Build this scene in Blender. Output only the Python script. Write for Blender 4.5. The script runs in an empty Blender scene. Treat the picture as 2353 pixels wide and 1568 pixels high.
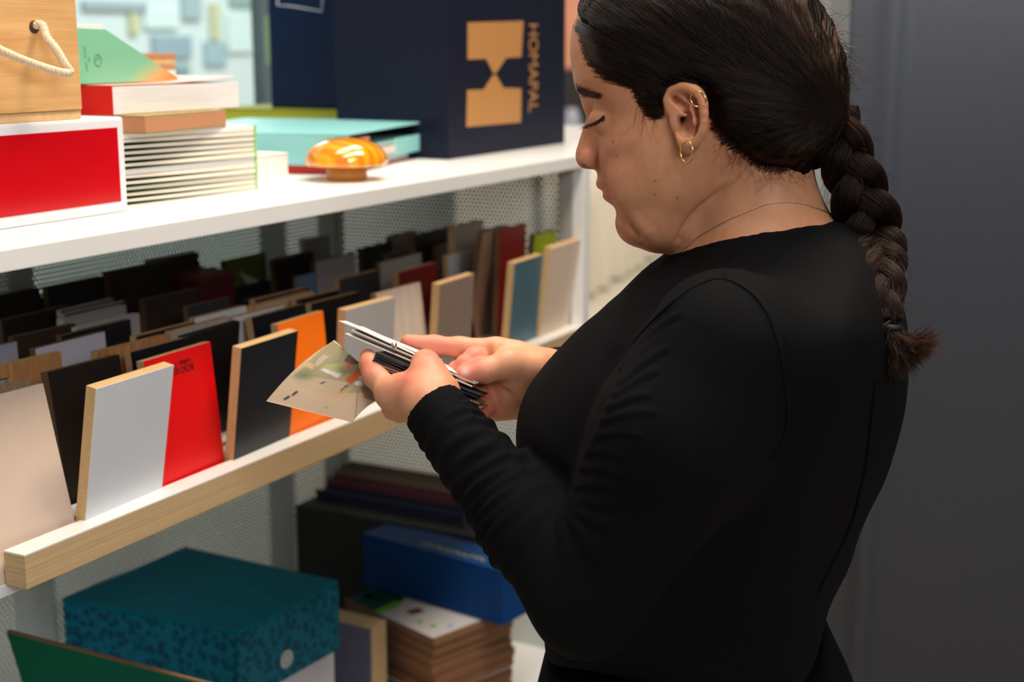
import bpy, bmesh, math, random
import numpy as np
from mathutils import Vector, Matrix, noise as mnoise
from mathutils.bvhtree import BVHTree
random.seed(7); RNG = np.random.default_rng(7)
scn = bpy.context.scene; COL = scn.collection

# ------------------------------------------------------------ camera, world, lights
CZ = 1.54; AZ = math.radians(27.8); TILT = math.radians(11.9); FPX = 2353 * 50 / 36
Fh = np.array([math.cos(AZ), math.sin(AZ), 0]); RT = np.array([math.sin(AZ), -math.cos(AZ), 0]); ZZ = np.array([0, 0, 1.])
FW = Fh * math.cos(TILT) - ZZ * math.sin(TILT); UP = Fh * math.sin(TILT) + ZZ * math.cos(TILT); CAM = np.array([0, 0, CZ])
cd = bpy.data.cameras.new('camera'); cam = bpy.data.objects.new('camera', cd); COL.objects.link(cam)
cd.lens = 50; cd.sensor_width = 36; cd.clip_start = .05; cd.clip_end = 60
cam.matrix_world = Matrix(((RT[0], UP[0], -FW[0], 0), (RT[1], UP[1], -FW[1], 0), (RT[2], UP[2], -FW[2], CZ), (0, 0, 0, 1)))
cd.dof.use_dof = True; cd.dof.focus_distance = 1.22; cd.dof.aperture_fstop = 4.8
scn.camera = cam
w = bpy.data.worlds.new('world'); scn.world = w; w.use_nodes = True
w.node_tree.nodes['Background'].inputs[0].default_value = (.88, .94, 1.0, 1); w.node_tree.nodes['Background'].inputs[1].default_value = .17
def lamp(name, loc, size, power, color, aim=None):
    l = bpy.data.lights.new(name, 'AREA'); l.shape = 'RECTANGLE'; l.size, l.size_y = size; l.energy = power; l.color = color
    o = bpy.data.objects.new(name, l); COL.objects.link(o); o.location = loc
    if aim is not None:
        o.rotation_euler = (Vector(aim) - Vector(loc)).to_track_quat('-Z', 'Y').to_euler()
    return o
lamp('ceiling_light_aisle', (.85, .42, 2.85), (1.3, .35), 19, (1, .93, .84))
lamp('ceiling_light_shelf', (1.7, 1.15, 2.85), (1.6, .35), 14, (1, .97, .93))
lamp('ceiling_light_entrance', (-.8, -1.8, 2.75), (1.5, .9), 38, (.97, .98, 1.0), (1.3, 1.1, 1.15))
lamp('ceiling_light_warm', (1.7, .32, 2.85), (.5, .4), 24, (1, .82, .60), (1.25, .45, 1.3))
lamp('ceiling_light_back_hall', (5.2, 3.6, 2.85), (3, 1.2), 76, (.97, 1, 1))
lamp('ceiling_light_far_hall', (8.5, 2.2, 2.85), (3, 1.2), 85, (1, .95, .86))
vs = scn.view_settings; vs.view_transform = 'Standard'; vs.look = 'None'; vs.exposure = 0.12; vs.gamma = 1; vs.use_curve_mapping = False
scn.cycles.max_bounces = 8; scn.cycles.transparent_max_bounces = 24

def ray(x, y): return FW * FPX + RT * (x - 1176.5) - UP * (y - 784)
def at(x, y, ax, v):
    "point of the scene seen at a photograph pixel, on the plane axis ax = v"
    d = ray(x, y); t = (v - CAM[ax]) / d[ax]; return CAM + d * t
def proj(P):
    d = np.asarray(P, float) - CAM; wv = d @ FW
    return 1176.5 + FPX * (d @ RT) / wv, 784 - FPX * (d @ UP) / wv

# ------------------------------------------------------------ materials
def lin(c):
    return tuple((v / 12.92 if v <= .04045 else ((v + .055) / 1.055) ** 2.4) for v in [k / 255 for k in c])
MATS = {}
def mat(name, rgb, rough=.5, spec=.5, metal=0., var=0., vscale=30., stretch=(1, 1, 1), rgb2=None, bump=0., bscale=200., coat=0., trans=0., kind='noise', sheen=0., emit=0.):
    if name in MATS: return MATS[name]
    m = bpy.data.materials.new(name); m.use_nodes = True; nt = m.node_tree; b = nt.nodes['Principled BSDF']
    L = nt.links.new; N = nt.nodes.new
    b.inputs['Roughness'].default_value = rough; b.inputs['Specular IOR Level'].default_value = spec; b.inputs['Metallic'].default_value = metal
    b.inputs['Coat Weight'].default_value = coat; b.inputs['Transmission Weight'].default_value = trans; b.inputs['Coat Roughness'].default_value = .05
    if sheen: b.inputs['Sheen Weight'].default_value = sheen; b.inputs['Sheen Roughness'].default_value = .4
    c = lin(rgb); b.inputs['Base Color'].default_value = (*c, 1)
    if emit: b.inputs['Emission Color'].default_value = (*c, 1); b.inputs['Emission Strength'].default_value = emit
    tc = N('ShaderNodeTexCoord'); mp = N('ShaderNodeMapping'); L(tc.outputs['Object'], mp.inputs['Vector']); mp.inputs['Scale'].default_value = stretch
    if var or rgb2:
        c2 = lin(rgb2) if rgb2 else tuple(v * (1 - var) for v in c)
        c1 = c if rgb2 else tuple(min(1, v * (1 + var)) for v in c)
        if kind == 'voronoi':
            t = N('ShaderNodeTexVoronoi'); t.inputs['Scale'].default_value = vscale; fac = t.outputs['Distance']
        elif kind == 'wave':
            t = N('ShaderNodeTexWave'); t.inputs['Scale'].default_value = vscale; t.inputs['Distortion'].default_value = 3; t.inputs['Detail'].default_value = 3; fac = t.outputs['Fac']
        else:
            t = N('ShaderNodeTexNoise'); t.inputs['Scale'].default_value = vscale; t.inputs['Detail'].default_value = 4; fac = t.outputs['Fac']
        L(mp.outputs['Vector'], t.inputs['Vector'])
        r = N('ShaderNodeValToRGB'); L(fac, r.inputs['Fac'])
        lo, hi = (.30, .62) if kind == 'voronoi' else (.3, .7)
        r.color_ramp.elements[0].position = lo; r.color_ramp.elements[1].position = hi
        r.color_ramp.elements[0].color = (*c2, 1); r.color_ramp.elements[1].color = (*c1, 1)
        L(r.outputs['Color'], b.inputs['Base Color'])
    if bump:
        t = N('ShaderNodeTexNoise'); t.inputs['Scale'].default_value = bscale; L(mp.outputs['Vector'], t.inputs['Vector'])
        bp = N('ShaderNodeBump'); bp.inputs['Strength'].default_value = bump; bp.inputs['Distance'].default_value = .001
        L(t.outputs['Fac'], bp.inputs['Height']); L(bp.outputs['Normal'], b.inputs['Normal'])
    MATS[name] = m; return m

# ------------------------------------------------------------ object helpers
def tag(o, label=None, cat=None, group=None, kind=None):
    if label: o['label'] = label
    if cat: o['category'] = cat
    if group: o['group'] = group
    if kind: o['kind'] = kind
    return o
def link(o, parent=None):
    COL.objects.link(o)
    if parent is not None:
        o.parent = parent; o.matrix_parent_inverse = Matrix.Translation(-parent.location)
    return o
def mesh(name, V, Fc, m, parent=None, loc=None, smooth=False, bev=0., midx=None):
    V = np.asarray(V, float)
    if loc is None:
        lo, hi = V.min(0), V.max(0); loc = np.array([(lo[0] + hi[0]) / 2, (lo[1] + hi[1]) / 2, lo[2]])
    me = bpy.data.meshes.new(name); me.from_pydata((V - loc).tolist(), [], [list(map(int, f)) for f in Fc])
    for k in (m if isinstance(m, (list, tuple)) else [m]): me.materials.append(k)
    bm = bmesh.new(); bm.from_mesh(me); bmesh.ops.recalc_face_normals(bm, faces=bm.faces)
    if bev: bmesh.ops.bevel(bm, geom=list(bm.edges), offset=bev, segments=2, affect='EDGES', profile=.6)
    bm.to_mesh(me); bm.free()
    if smooth: me.polygons.foreach_set('use_smooth', [True] * len(me.polygons))
    if midx is not None: me.polygons.foreach_set('material_index', midx)
    o = bpy.data.objects.new(name, me); o.location = loc
    return link(o, parent)
BF = [(0, 1, 3, 2), (4, 6, 7, 5), (0, 2, 6, 4), (1, 5, 7, 3), (0, 4, 5, 1), (2, 3, 7, 6)]
def pbox(name, o, ex, ey, ez, m, parent=None, bev=.0006):
    "parallelepiped from a corner and three edge vectors"
    o, ex, ey, ez = [np.asarray(v, float) for v in (o, ex, ey, ez)]
    V = [o + ex * i + ey * j + ez * k for i in (0, 1) for j in (0, 1) for k in (0, 1)]
    return mesh(name, V, BF, m, parent, bev=bev)
def box(name, x, y, z, m, parent=None, bev=.0006):
    return pbox(name, (x[0], y[0], z[0]), (x[1] - x[0], 0, 0), (0, y[1] - y[0], 0), (0, 0, z[1] - z[0]), m, parent, bev)
def prism(name, poly, ext, m, parent=None, bev=0.):
    "polygon (3D points) extruded along ext"
    P = np.asarray(poly, float); n = len(P); V = np.vstack([P, P + np.asarray(ext, float)])
    Fc = [list(range(n)), list(range(2 * n - 1, n - 1, -1))] + [(i, (i + 1) % n, n + (i + 1) % n, n + i) for i in range(n)]
    return mesh(name, V, Fc, m, parent, bev=bev)
def smoothpath(P, n):
    P = np.asarray(P, float); k = len(P); t = np.linspace(0, k - 1, n); out = []
    for u in t:
        i = min(int(u), k - 2); f = u - i
        p0 = P[max(i - 1, 0)]; p1 = P[i]; p2 = P[i + 1]; p3 = P[min(i + 2, k - 1)]
        out.append(.5 * (2 * p1 + (p2 - p0) * f + (2 * p0 - 5 * p1 + 4 * p2 - p3) * f * f + (3 * p1 - p0 - 3 * p2 + p3) * f ** 3))
    return np.array(out)
def frames(P):
    T = np.gradient(P, axis=0); T /= np.linalg.norm(T, axis=1)[:, None] + 1e-12
    a = np.array([0, 0, 1.]) if abs(T[0][2]) < .9 else np.array([1., 0, 0])
    n = a - T[0] * (a @ T[0]); n /= np.linalg.norm(n); Ns = [n]
    for i in range(1, len(P)):
        n = n - T[i] * (n @ T[i]); n = n / np.linalg.norm(n); Ns.append(n)
    Ns = np.array(Ns); return T, Ns, np.cross(T, Ns)
def tube_vf(P, r, sides=10, base=0, closed=False):
    P = np.asarray(P, float); n = len(P); r = np.full(n, r) if np.isscalar(r) else np.asarray(r)
    T, A, B = frames(P); th = np.linspace(0, 2 * math.pi, sides, endpoint=False)
    V = (P[:, None, :] + r[:, None, None] * (np.cos(th)[None, :, None] * A[:, None, :] + np.sin(th)[None, :, None] * B[:, None, :])).reshape(-1, 3)
    Fc = []
    for i in range(n if closed else n - 1):
        i2 = (i + 1) % n
        for j in range(sides):
            k = (j + 1) % sides; Fc.append((base + i * sides + j, base + i * sides + k, base + i2 * sides + k, base + i2 * sides + j))
    if not closed:
        Fc.append([base + j for j in range(sides)][::-1]); Fc.append([base + (n - 1) * sides + j for j in range(sides)])
    return V, Fc
def tube(name, P, r, m, parent=None, sides=10, closed=False):
    V, Fc = tube_vf(P, r, sides, 0, closed); return mesh(name, V, Fc, m, parent, smooth=True)
def empty(name, loc):
    o = bpy.data.objects.new(name, None); o.location = loc; COL.objects.link(o); o.empty_display_size = .05; return o
def lathe(name, c, prof, m, parent=None, n=48):
    V = []; Fc = []; k = len(prof)
    for i in range(n):
        a = 2 * math.pi * i / n
        for r, z in prof: V.append((c[0] + r * math.cos(a), c[1] + r * math.sin(a), c[2] + z))
    for i in range(n):
        i2 = (i + 1) % n
        for j in range(k - 1): Fc.append((i * k + j, i2 * k + j, i2 * k + j + 1, i * k + j + 1))
    Fc.append([i * k for i in range(n)]); Fc.append([i * k + k - 1 for i in range(n)])
    return mesh(name, V, Fc, m, parent, smooth=True)
def text(name, body, o, ex, ey, size, m, parent, align='LEFT', ext=.0002, sx=1.):
    "flat lettering: ex is the reading direction, ey is up on the letters"
    cu = bpy.data.curves.new(name, 'FONT'); cu.body = body; cu.size = size; cu.extrude = ext; cu.align_x = align; cu.materials.append(m)
    ob = bpy.data.objects.new(name, cu)
    ex = Vector(ex).normalized(); ey = Vector(ey); ey = (ey - ex * ey.dot(ex)).normalized(); ez = ex.cross(ey)
    M = Matrix((ex * sx, ey, ez)).transposed().to_4x4(); M.translation = Vector(o)
    dg = None
    COL.objects.link(ob); ob.matrix_world = M
    bpy.context.view_layer.update()
    me = bpy.data.meshes.new_from_object(ob.evaluated_get(bpy.context.evaluated_depsgraph_get()))
    me.transform(M); bpy.data.objects.remove(ob)
    V = np.array([v.co[:] for v in me.vertices]); Fc = [list(p.vertices) for p in me.polygons]
    return mesh(name, V, Fc, m, parent)
def marks(name, n, o, ex, ey, size, m, parent):
    "a row of print too small or blurred to read: letter-sized strokes"
    ex = np.array(ex, float); ex /= np.linalg.norm(ex); ey = np.array(ey, float); ey -= ex * (ey @ ex); ey /= np.linalg.norm(ey); nz = np.cross(ex, ey); V = []; Fc = []; r = random.Random(n)
    for i in range(n):
        for a, b, w_, h in ((.08, 0, .16, .7), (.36, r.choice([0, .54]), .34, .16)):
            q = np.asarray(o, float) + ex * size * (.82 * i + a) + ey * size * b; k = len(V)
            V += [q + ex * size * w_ * x + ey * size * h * y + nz * .0001 * (1 if z else -1) for x in (0, 1) for y in (0, 1) for z in (0, 1)]; Fc += [[k + j for j in f] for f in BF]
    return mesh(name, V, Fc, m, parent)

# ------------------------------------------------------------ the room
floor = box('floor', (-3, 16), (-4, 9), (-.05, 0), mat('floor_terrazzo', (196, 184, 166), .55, var=.06, vscale=90)); tag(floor, kind='structure')
ceil = box('ceiling', (-3, 16), (-4, 9), (3.1, 3.15), mat('ceiling_paint', (225, 225, 222), .8)); tag(ceil, kind='structure')
wb = box('wall_back', (-3, 16), (5, 5.1), (0, 3.1), mat('wall_pale_cyan', (222, 233, 233), .7, var=.02, vscale=3), bev=0); tag(wb, kind='structure')
wr = box('wall_right', (15.9, 16), (-4, 9), (0, 3.1), mat('wall_white', (236, 236, 238), .7), bev=0); tag(wr, kind='structure')
# dark pillar behind the woman
az0 = AZ - math.atan((1948 - 1176.5) / 3340); pc = np.array([math.cos(az0), math.sin(az0), 0]) * 2.35
ddir = np.array([math.sin(az0 - .10), -math.cos(az0 - .10), 0]); nb = np.array([ddir[1], -ddir[0], 0]); nb = nb if nb @ pc > 0 else -nb
R0 = .010; pts = []
for k in range(5):
    t = math.pi / 2 * k / 4; pts.append(pc + ddir * (R0 - R0 * math.cos(t)) + nb * (R0 - R0 * math.sin(t)))
for k in range(25):                                    # shallow vertical bead added near the corner to catch a band of light
    s_ = .022 + .082 * k / 24; pts.append(pc + ddir * s_ - nb * .012 * math.exp(-((s_ - .068) / .020) ** 2))
pts = [pc + nb * .55] + pts + [pc + ddir * 1.6, pc + ddir * 1.6 + nb * .55]
pil = prism('pillar', [p + ZZ * 0 for p in pts], (0, 0, 3.1), mat('pillar_charcoal', (62, 67, 79), .5, var=.05, vscale=140, bump=.15, bscale=500)); pil.data.polygons.foreach_set('use_smooth', [len(p.vertices) == 4 for p in pil.data.polygons]); tag(pil, kind='structure')
azg = AZ - math.atan((1922 - 1176.5) / 3340); pg = np.array([math.cos(azg), math.sin(azg), 0]) * 3.6
gd = np.array([math.sin(azg), -math.cos(azg), 0]); gn = np.array([math.cos(azg), math.sin(azg), 0])
gp = pbox('pillar_grey', pg - gd * .02, gd * .20, gn * .2, (0, 0, 3.1), mat('pillar_grey_paint', (176, 178, 178), .6), bev=.004); tag(gp, kind='structure')
pw = pg + gn * 1.2 - gd * .5
tag(pbox('wall_white_panel', pw, gd * 1.2, gn * .08, (0, 0, 3.1), mat('white_panel', (240, 240, 246), .6)), kind='structure')

# far hall: cream draped counter with things on it, and samples on the back wall
ct = empty('display_counter', (9, 4, 0)); tag(ct, 'cream cloth-draped counter standing beyond the end of the shelf', 'counter')
n = 240; u = np.linspace(0, 1, n); bx = 6.9 + 4.6 * u; by = 3.45 + .70 * u
V = []; Fc = []
for j, z in enumerate((.02, .3, .6, .84, .86)):
    off = .035 * np.sin(u * 95 + 1.2 * np.sin(u * 31)) * (1.2 - z) * (1 if z < .85 else 0)
    for i in range(n): V.append((bx[i], by[i] - off[i] + (0.012 if z > .85 else 0), z))
for j in range(4):
    for i in range(n - 1): Fc.append((j * n + i, j * n + i + 1, (j + 1) * n + i + 1, (j + 1) * n + i))
clm = mat('cream_cloth', (226, 216, 196), .8, var=.08, vscale=2.5)
mesh('cloth_front', V, Fc, clm, ct, smooth=True)
pbox('counter_top', (6.9, 3.462, .84), (4.6, .70, 0), (-.08, .6, 0), (0, 0, .03), clm, ct, bev=.004)
pbox('counter_body', (6.93, 3.53, 0), (4.54, .69, 0), (-.06, .45, 0), (0, 0, .84), clm, ct)
tp = empty('terracotta_screen', tuple(at(1285, 100, 1, 4.1) * np.array([1, 1, 0]) + np.array([0, 0, .87]))); tag(tp, 'terracotta coloured screen with dark lower half standing on the far counter', 'screen')
a0 = at(1240, 160, 1, 4.0)
box('screen_panel', (a0[0], a0[0] + 1.5), (4.0, 4.03), (a0[2], 2.3), mat('terracotta', (206, 138, 108), .7, var=.12, vscale=4), tp)
box('screen_base', (a0[0], a0[0] + 1.5), (3.99, 4.04), (.87, a0[2]), mat('dark_brown_base', (34, 28, 28), .7), tp)
a1 = at(1312, 262, 1, 3.9); tag(lathe('grey_vase', (a1[0], 3.9, .87), [(.03, 0), (.06, .03), (.075, .12), (.05, .22), (.03, .26)], mat('vase_grey', (150, 148, 155), .4)), 'blurred grey vase on the far counter before the terracotta screen', 'vase')
a1 = at(1322, 310, 1, 3.8); tag(box('blue_folder', (a1[0] - .05, a1[0] + .25), (3.72, 3.8), (.87, 1.02), mat('folder_blue', (66, 96, 140), .5)), 'blue folder standing on the far counter beside the grey vase', 'folder')
tl = [('grey', 190, 0, 337, 26, (168, 184, 190), 'wide grey sample tile at the top left of the far cyan wall'), ('yellow', 297, 30, 318, 78, (214, 208, 160), 'narrow pale yellow sample strip below the wide grey wall tile'),
      ('grey', 418, -20, 462, 45, (172, 190, 196), 'tall grey sample tile in the middle of the far cyan wall'), ('yellow', 482, 8, 505, 92, (206, 206, 166), 'long pale yellow sample strip right of the tall grey wall tile'),
      ('green', 528, -20, 590, 16, (150, 176, 172), 'green grey sample tile highest and nearest the glass post'), ('blue', 350, 82, 440, 132, (158, 178, 190), 'blue grey sample tile hanging above the brown kraft boards'),
      ('blue', 470, 96, 520, 150, (166, 190, 198), 'pale blue sample tile left of the glass post'), ('blue', 400, 150, 434, 172, (140, 168, 176), 'small dusky blue sample tile lowest on the far wall'),
      ('white', 330, 20, 410, 66, (226, 240, 238), 'white sample tile between the grey tiles on the far wall'), ('white', 520, 30, 580, 120, (222, 238, 238), 'large white sample tile beside the glass post')]
for nm, x0, y0, x1, y1, c, lb in tl:
    a = at(x0, y0, 1, 4.985); b = at(x1, y1, 1, 4.985)
    o = box('sample_tile', (a[0], b[0]), (4.975, 5.0), (b[2], a[2]), mat('tile_' + nm + str(x0), c, .6), bev=.003); tag(o, lb, 'tile', 'sample tiles on the far cyan wall')

# ------------------------------------------------------------ the shelf unit
WHT = mat('white_melamine', (232, 232, 231), .32, var=.012, vscale=6); METAL = mat('perforated_steel', (208, 213, 208), .5)
MDF = mat('mdf_edge', (206, 168, 118), .8, var=.10, vscale=260, stretch=(.12, 1, 2.2), bump=.25, bscale=500)
MDFL = mat('mdf_layers', (206, 178, 138), .82, rgb2=(184, 150, 106), vscale=22, stretch=(.03, .03, 30), bump=.4, bscale=300)
ZT = 1.366; XE = 2.05; YB = 1.42
su = empty('shelf_unit', (1.4, 1.3, 0)); tag(su, 'white shelving unit with pale wood front rail and perforated metal backs', 'shelf')
box('top_shelf', (.30, 2.75), (.946, 1.90), (1.346, ZT), WHT, su, .0015)
box('tray_shelf', (.50, XE), (.974, YB), (1.046, 1.058), WHT, su, .001)
box('bottom_shelf', (.50, XE + .01), (.93, YB), (.495, .515), WHT, su, .001)
for j in range(3):                                    # slotted tray: rails with white top faces
    y0 = .946 + .04 * j
    r = box('tray_rail', (.861, XE - .005), (y0, y0 + .026), (1.058, 1.0895), MDFL, su, .0008)
    box('rail_top', (.861, XE - .005), (y0, y0 + .026), (1.0893, 1.091), WHT, r, .0003)
box('front_post', (XE - .012, XE + .012), (.946, .966), (0, 1.346), WHT, su, .001)
box('side_post', (XE - .012, XE + .012), (.966, .992), (0, 1.346), mat('post_grey', (170, 168, 162), .5), su, .001)
box('corner_post', (XE - .02, XE + .012), (YB, YB + .035), (0, 1.346), mat('post_grey', (0, 0, 0)), su, .001)
box('rear_post', (1.30, 1.345), (YB + .002, YB + .035), (0, 1.346), WHT, su, .001)
box('rear_post', (.62, .66), (YB + .002, YB + .035), (0, 1.346), WHT, su, .001)
def perforated(name, o, eu, ev, nu, nv, pitch, r, thick, m, parent):
    eu = np.asarray(eu, float); ev = np.asarray(ev, float); nn = np.cross(eu, ev); V = []; Fc = []
    hx = [(math.cos(math.pi / 6 + math.pi / 3 * k), math.sin(math.pi / 6 + math.pi / 3 * k)) for k in range(6)]
    Ro = pitch / math.sqrt(3)
    cu, cv = np.meshgrid(np.arange(nu), np.arange(nv)); cx = ((cu + .5 * (cv % 2)) * pitch).ravel(); cy = (cv * pitch * math.sqrt(3) / 2).ravel(); C = len(cx)
    out = np.array(hx) * Ro; inn = np.array(hx) * r
    P = np.concatenate([out, inn])                    # 12 points
    XY = np.stack([cx[:, None] + P[None, :, 0], cy[:, None] + P[None, :, 1]], -1)
    W0 = np.asarray(o) + XY[..., :1] * eu + XY[..., 1:] * ev; W1 = W0 + nn * thick
    V = np.concatenate([W0, W1], 1).reshape(-1, 3)
    loc = []
    for k in range(6):
        q = (k + 1) % 6
        loc += [(k, q, 6 + q, 6 + k), (12 + k, 12 + 6 + k, 12 + 6 + q, 12 + q), (6 + k, 6 + q, 18 + q, 18 + k)]
    Fa = (np.arange(C)[:, None, None] * 24 + np.array(loc)[None]).reshape(-1, 4)
    me = bpy.data.meshes.new(name); base = V.mean(0); V = V - base
    me.vertices.add(len(V)); me.vertices.foreach_set('co', V.ravel().astype(np.float32))
    me.loops.add(len(Fa) * 4); me.loops.foreach_set('vertex_index', Fa.ravel().astype(np.int32))
    me.polygons.add(len(Fa)); me.polygons.foreach_set('loop_start', np.arange(len(Fa), dtype=np.int32) * 4); me.polygons.foreach_set('loop_total', np.full(len(Fa), 4, np.int32))
    me.update(calc_edges=True); me.materials.append(m)
    ob = bpy.data.objects.new(name, me); ob.location = base; return link(ob, parent)
PT = .0073
perforated('end_panel', (XE, .995, .52), (0, 1, 0), (0, 0, 1), 58, 131, PT, .0022, .001, METAL, su)
perforated('back_panel', (.55, YB, .52), (1, 0, 0), (0, 0, 1), 205, 131, PT, .0022, .001, METAL, su)

# ------------------------------------------------------------ sample boards in the slotted tray
W2 = (255, 255, 255)
EDGE = {'mdf': MDF, 'dark': mat('edge_dark', (110, 84, 58), .8, var=.1, vscale=200), 'tan': mat('edge_tan', (190, 150, 104), .8, var=.08, vscale=200), 'white': mat('edge_white', (222, 216, 208), .6), 'black': mat('edge_black', (26, 25, 26), .6)}
def facemat(c, tex):
    if max(c) < 95: c = tuple(int(v * .68) for v in c)
    nm = 'laminate_%d_%d_%d_%s' % (*c, tex)
    if tex == 'wood': return mat(nm, c, .55, var=.28, vscale=40, stretch=(6, 1, .5), bump=.2, bscale=250)
    if tex == 'line': return mat(nm, c, .5, var=.10, vscale=60, stretch=(5, 1, .1))
    if tex == 'stripe': return mat(nm, c, .6, var=.5, vscale=120, stretch=(6, 1, .15))
    if tex == 'gloss': return mat(nm, c, .16, spec=.5)
    return mat(nm, c, .42, var=.02, vscale=30, bump=.08, bscale=900)
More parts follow.
